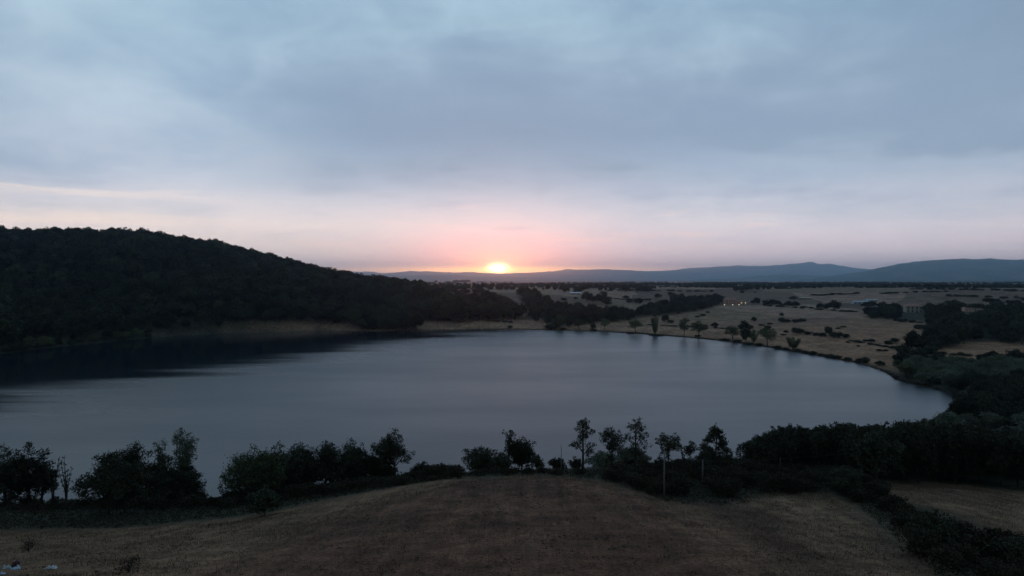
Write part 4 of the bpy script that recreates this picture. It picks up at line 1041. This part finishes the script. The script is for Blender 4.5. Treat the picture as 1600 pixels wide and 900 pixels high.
def shed(px, py, L, Dp, eave, ridge, rot, label, n_open, name='farm_shed', roof=M_white, wall=M_white):
    b = building(name, px, py, rot, label, 'shed'); gable_wall(-L, L, -Dp, Dp, -2, eave, ridge).build('wall', wall, b); gable(-L, L, -Dp, Dp, eave + .02, ridge + .02, .4, .12).build('roof', roof, b)
    for k in range(n_open):
        xx = -L + (k + .5) * 2 * L / n_open; m = MB(); m.box(xx - L / n_open * .6, xx + L / n_open * .6, -Dp - .08, -Dp + .02, .3, eave * .78); m.build('opening', M_shutter, b)


shed(899, 459.8, 8.8, 4, 2.1, 3.6, R(2), 'long low white shed under two round trees', 2, wall=M_wood)
M_sheet = base_mat('grey_sheet', (.42, .44, .47), scale=.8, var=.1)
shed(1344, 474.5, 11, 5, 2.6, 4.2, R(-4), 'white roofed farm shed left of the villa wood', 4, roof=M_sheet, wall=M_sheet)
shed(1361, 471.5, 8, 4, 2.4, 3.8, R(-4), 'smaller white roofed shed behind the longer white one', 3, roof=M_sheet, wall=M_sheet)
shed(1258, 467, 10, 3.5, 1.6, 2.6, R(3), 'pale low shed on the plain above the pair of dark trees', 3, roof=M_plaster, wall=M_wood)
b = building('house', 1532, 487.5, R(6), 'cream flat house half hidden by trees right of the villa'); m = MB(); m.box(-6.5, 6.5, -4, 4, -2, 4.6); m.build('wall', M_plaster, b); hip(-6.5, 6.5, -4, 4, 4.62, 6.0).build('roof', M_tile, b)
for xx in (-4.6, -1.4, 1.6, 4.6): window(b, xx, -4, 1.2, 1.2, 1.5)
door(b, 3.1, -4, 1.0)
b = building('house', 1513, 486, R(-5), 'low tiled house roof showing left of the cream house'); gable_wall(-6, 6, -3.5, 3.5, -2, 3.2, 5.0).build('wall', M_pink, b); gable(-6, 6, -3.5, 3.5, 3.22, 5.02).build('roof', M_tile, b)
for xx in (-3.5, 0, 3.5): window(b, xx, -3.5, 1.0, 1.1, 1.3)
b = building('house', 1599, 481, R(4), 'pinkish house cut by the right edge above the wood'); gable_wall(-7, 7, -4, 4, -2, 5.2, 7.4).build('wall', M_pink, b); gable(-7, 7, -4, 4, 5.22, 7.42).build('roof', M_tile, b)
for xx in (-5, -1.6, 1.8, 5): window(b, xx, -4, 3.2, 1.2, 1.4)
b = building('farm_building', 774, 443.8, R(3), 'tiny building on the horizon right below the sun', 'building', 3000); gable_wall(-8, 8, -4, 4, -2, 5, 7.5).build('wall', M_plaster, b); gable(-8, 8, -4, 4, 5.02, 7.52).build('roof', M_tile, b)

# lit lamps round the farmhouse
M_globe = bpy.data.materials.new('lamp_globe'); M_globe.use_nodes = True; g_ = NG(M_globe.node_tree); b_ = M_globe.node_tree.nodes['Principled BSDF']
b_.inputs['Base Color'].default_value = (.9, .85, .7, 1); b_.inputs['Emission Color'].default_value = (1, .86, .5, 1); b_.inputs['Emission Strength'].default_value = 4.5
bm = bmesh.new(); bmesh.ops.create_icosphere(bm, subdivisions=2, radius=.32); globe_me = bpy.data.meshes.new('globe'); bm.to_mesh(globe_me); bm.free(); globe_me.materials.append(M_globe)
mb = MB(); mb.tube([(0, 0, -.3), (0, 0, .15), (0, 0, .16), (0, 0, 2.35)], [.16, .16, .06, .05], 8); mb.tube([(0, 0, 2.3), (0, 0, 2.42)], [.16, .2], 8); post_me = mb.mesh('post', M_metal)
for px, py, lab in [(1104, 477.5, 'lit garden lamp, first of the lamps beside the farmhouse trees'), (1107, 474, 'lit garden lamp highest up under the farmhouse trees'), (1113, 478, 'bright lit lamp at the foot of the farmhouse trees'),
                    (1109.5, 476.3, 'lit lamp between two others under the farmhouse trees'), (1132, 479.5, 'lit lamp on the lawn below the left end of farmhouse'), (1145, 479.5, 'lit lamp on the lawn below the middle of farmhouse'),
                    (1155, 479.5, 'lit lamp below the wing of the farmhouse'), (1158.5, 476.5, 'lit lamp at the right end of the farmhouse wing'), (1165, 476.5, 'faint lit lamp standing right of the farmhouse')]:
    x, y, z = ground_hit(px, py); o = link('garden_lamp', None, loc=(x, y, z)); tag(o, lab, 'lamp', 'lit lamps round the farmhouse'); link('post', post_me, o); link('globe', globe_me, o, (0, 0, 2.8))
# trees that shelter the farmhouse
for px, py, hw, hh in [(1098, 473, 8, 13), (1107, 472, 8, 12), (1117, 474, 9, 15), (1124, 474, 8, 13), (1093, 475, 7, 9), (1176, 474, 4, 5)]:
    x, y, z = ground_hit(px, py); put_far('farmhouse_tree', random.choice(K_ftree), x, y, hw * y / FPX / 5.0, 'tall dark tree left of the pink farmhouse', 'tree', 'trees beside the farmhouse', hh * y / FPX / 9, z=z)

# ------------------------------------------------------------------ poles and wires in the hollow
poles = []
for px, d, top, hgt, lab in [(1038, 112, 706, None, 'pale wooden pole standing at the foot of the mound'), (1098, 128, 718, None, 'pale wooden pole in the brambles near the conical tree'),
                             (1219, 142, 716, None, 'dim wooden pole in front of the dark wood'), (1591, 150, 668, None, 'wooden pole above the wood at the right edge')]:
    x, y, zt = at(px, d, top); z = H1(x, y); o = link('utility_pole', None, loc=(x, y, z)); tag(o, lab, 'pole', 'utility poles of the line'); hh = zt - z
    m = MB(); m.tube([(0, 0, -.6), (0, 0, hh * .5), (.03, 0, hh)], [.15, .125, .10], 9); m.build('post', M_pale_bark if px < 1200 else M_bark, o, smooth=True)
    m = MB(); m.tube([(0, -.16, hh - .25), (0, -.16, hh - .17), (0, -.16, hh - .05)], [.045, .06, .03], 7); m.build('insulator', M_wood, o)
    poles.append((x, y, z + hh - .11))
for (a, b2), lab in zip(zip(poles[:-1], poles[1:]), ['slack wire between the two pale poles', 'slack wire from brambles pole to the dim pole', 'long wire from the dim pole over the dark wood']):
    m = MB()
    for s in (0.0,):
        P0, P1 = Vector(a) + Vector((s, -.16, .05)), Vector(b2) + Vector((s, -.16, .05)); pts_ = []
        for k in range(15): t = k / 14; q_ = P0.lerp(P1, t); q_.z -= 4 * t * (1 - t) * .018 * (P1 - P0).length; pts_.append(q_)
        m.tube(pts_, [.014] * 15, 4)
    tag(m.build('overhead_wire', M_wire), lab, 'wire')
x, y, zt = at(877, 140, 694); z = H1(x, y); m = MB(); m.tube([(0, 0, -.3), (.02, 0, (zt - z) * .6), (-.03, 0, zt - z)], [.10, .08, .045], 7); m.tube([(0, 0, (zt - z) * .7), (.22, .05, (zt - z) * .82)], [.04, .02], 5)
o = m.build('bare_stake', M_wood, loc=(x, y, z), smooth=True); tag(o, 'thin bare stake upright above the crest of the mound', 'stake')

# ------------------------------------------------------------------ person seated on the pale field with cloths spread round
M_skin = base_mat('skin', (.36, .22, .17), rough=.6, var=.05); M_hair = base_mat('hair', (.03, .022, .018), var=.2, scale=20); M_top = base_mat('brown_top', (.16, .065, .05), var=.15, scale=8)
M_trouser = base_mat('dark_trousers', (.035, .038, .065), var=.15, scale=8); M_cloth = base_mat('pale_blue_cloth', (.50, .60, .72), var=.1, scale=4); M_cloth2 = base_mat('white_cloth', (.66, .68, .68), var=.1, scale=4); M_cloth3 = base_mat('greenish_cloth', (.44, .52, .50), var=.1, scale=4)


def skin_mesh(name, verts, edges, radii, mat, parent, loc=(0, 0, 0), sub=2):
    me_ = bpy.data.meshes.new(name); me_.from_pydata(verts, edges, []); me_.materials.append(mat); o = link(name, me_, parent, loc)
    bm_ = bmesh.new(); bm_.from_mesh(me_); ly = bm_.verts.layers.skin.verify()
    for i, v_ in enumerate(bm_.verts): r_ = radii[i]; v_[ly].radius = (r_, r_) if not isinstance(r_, tuple) else r_; v_[ly].use_root = (i == 0)
    bm_.to_mesh(me_); bm_.free()
    s = o.modifiers.new('skin', 'SKIN'); s.use_smooth_shade = True; d_ = o.modifiers.new('sub', 'SUBSURF'); d_.levels = sub; d_.render_levels = sub; return o


px_, py_ = 21, 886
x, y, z = ground_hit(px_, py_); person = link('person', None, loc=(x, y, z)); person.rotation_euler.z = R(-25)
tag(person, 'person in brown top and dark trousers seated on the field facing the lake', 'person')
# body: pelvis, spine, neck, head; legs bent with knees up, arms round the knees (faces +Y, the lake)
bv = [(0, 0, .13), (0, -.02, .28), (0, .01, .45), (0, .05, .56), (0, .07, .62), (0, .09, .70), (0, .10, .80), (0, .105, .86)]
be = [(i, i + 1) for i in range(7)]; br = [(.15, .12), (.135, .10), (.15, .11), (.10, .085), (.052, .052), (.07, .085), (.085, .098), (.05, .055)]
for s in (-1, 1):
    o0 = len(bv); bv += [(.10 * s, .04, .13), (.13 * s, .27, .32), (.14 * s, .40, .46), (.13 * s, .48, .24), (.12 * s, .52, .06), (.13 * s, .66, .045)]; be += [(0, o0)] + [(o0 + i, o0 + i + 1) for i in range(5)]; br += [.095, .085, .062, .058, .042, (.045, .03)]
    o1 = len(bv); bv += [(.17 * s, .04, .52), (.24 * s, .16, .38), (.20 * s, .34, .40), (.10 * s, .45, .44), (.045 * s, .50, .445)]; be += [(3, o1)] + [(o1 + i, o1 + i + 1) for i in range(4)]; br += [.065, .047, .040, .030, (.036, .02)]
    hnd = len(bv) - 1
    for k, (dx, dz, ln) in enumerate([(-.045, .022, .062), (-.055, .007, .072), (-.055, -.009, .068), (-.045, -.024, .052)]):
        o2 = len(bv); bv += [(.045 * s + dx * .6 * s, .522, .445 + dz), (.045 * s + dx * s - ln * .4 * s, .512, .44 + dz)]; be += [(hnd, o2), (o2, o2 + 1)]; br += [.0095, .008]
    o2 = len(bv); bv += [(.06 * s, .49, .485), (.035 * s, .505, .505)]; be += [(hnd, o2), (o2, o2 + 1)]; br += [.011, .009]
body = skin_mesh('body', bv, be, br, M_skin, person)
tv = bv[:4] + [v for k in (8, 8 + 6 + 5 + 10) for v in ()]; sel = [0, 1, 2, 3]; tv = [bv[i] for i in sel]; te = [(0, 1), (1, 2), (2, 3)]; trd = [(.16, .13), (.15, .115), (.168, .125), (.112, .095)]
gv = [bv[0]]; ge = []; gr = [(.165, .135)]
step = 6 + 5 + 8 + 2
for q in (0, 1):
    l0 = 8 + q * step; a0 = l0 + 6; n0 = len(gv); gv += [bv[l0 + i] for i in range(5)]; ge += [(0, n0)] + [(n0 + i, n0 + i + 1) for i in range(4)]; gr += [.108, .098, .074, .068, .056]
    n1 = len(tv); tv += [bv[a0 + i] for i in range(4)]; te += [(3, n1)] + [(n1 + i, n1 + i + 1) for i in range(3)]; trd += [.078, .060, .052, .042]
skin_mesh('top', tv, te, trd, M_top, body); skin_mesh('trousers', gv, ge, gr, M_trouser, body)
skin_mesh('hair', [(0, .055, .75), (0, .06, .83), (0, .09, .885)], [(0, 1), (1, 2)], [(.07, .07), (.095, .085), (.075, .07)], M_hair, body)
bm = bmesh.new()
for s in (-1, 1):
    bmesh.ops.create_icosphere(bm, subdivisions=1, radius=.012, matrix=Matrix.Translation((.032 * s, .188, .785)))
bmesh.ops.create_cone(bm, segments=6, radius1=.016, radius2=.006, depth=.04, matrix=Matrix.Translation((0, .20, .758)) @ Matrix.Rotation(R(-70), 4, 'X'))
me_ = bpy.data.meshes.new('face'); bm.to_mesh(me_); bm.free(); me_.materials.append(M_skin); link('face', me_, body)


def cloth(px, py, w, d, mat, label, seed, peak=.28, rot=0.0):
    """crumpled cloth lying on the ground: a thick folded sheet with ragged outline"""
    x, y, z = ground_hit(px, py); r = np.random.default_rng(seed); n = 16; u, v = np.meshgrid(np.linspace(-1, 1, n), np.linspace(-1, 1, n))
    rr = 1 + .35 * fbm(u * 1.4 + seed, v * 1.4, 2, seed); X = u * w * rr; Y = v * d * (1 + .35 * fbm(u * 1.7, v * 1.7 + seed, 2, seed + 3))
    Zl = np.abs(fbm(u * 1.5 + seed * .7, v * 1.5, 3, seed + 5)) * peak * 2.2 * (1.05 - np.maximum(abs(u), abs(v)) ** 3) + .03
    c_, s_2 = math.cos(rot), math.sin(rot); Xr, Yr = X * c_ - Y * s_2, X * s_2 + Y * c_; base = height((x + Xr).ravel(), (y + Yr).ravel()).reshape(X.shape) - z
    top_ = np.stack([Xr, Yr, base + Zl], -1).reshape(-1, 3); bot = top_ - np.array([0, 0, .02]); I = np.arange(n * n).reshape(n, n); Fq = np.stack([I[:-1, :-1], I[:-1, 1:], I[1:, 1:], I[1:, :-1]], -1).reshape(-1, 4)
    rim = np.concatenate([I[0, :], I[1:, -1], I[-1, -2::-1], I[-2:0:-1, 0]]); rn = np.roll(rim, -1); N2 = n * n
    Fs = np.stack([rn, rim, rim + N2, rn + N2], -1); o = link('cloth', mesh_np('cloth', np.concatenate([top_, bot]), np.concatenate([Fq, Fq[:, ::-1] + N2, Fs]), [mat], smooth=True), loc=(x, y, z)); tag(o, label, 'cloth')


cloth(11, 889, .36, .24, M_cloth3, 'greenish white crumpled cloth left of the seated person', 3, .34, .5)
cloth(25, 890, .42, .28, M_cloth, 'pale blue crumpled cloth beside the seated person', 8, .36, 0)
cloth(80, 889.5, .62, .22, M_cloth2, 'white crumpled cloth lying alone right of the seated person', 5, .30, -.15)
cloth(2, 898, .30, .22, M_cloth, 'pale cloth cut by the lower left picture corner', 12, .25, 0)

# ------------------------------------------------------------------ haze
def haze():
    m = bpy.data.materials.new('haze'); m.use_nodes = True; t = m.node_tree; t.nodes.clear(); o = t.nodes.new('ShaderNodeOutputMaterial'); v = t.nodes.new('ShaderNodeVolumePrincipled')
    v.inputs['Color'].default_value = (.43, .73, 1.0, 1); v.inputs['Density'].default_value = HAZE; v.inputs['Anisotropy'].default_value = .84
    t.links.new(v.outputs[0], o.inputs['Volume']); m.cycles.homogeneous_volume = True
    b = MB(); b.box(-38000, 38000, -6000, 34500, -70, 830); ob = b.build('haze', m); tag(ob, 'thin blue evening haze over lake, plain and mountains', 'haze', kind='stuff')


HAZE = 5.6e-5
haze()
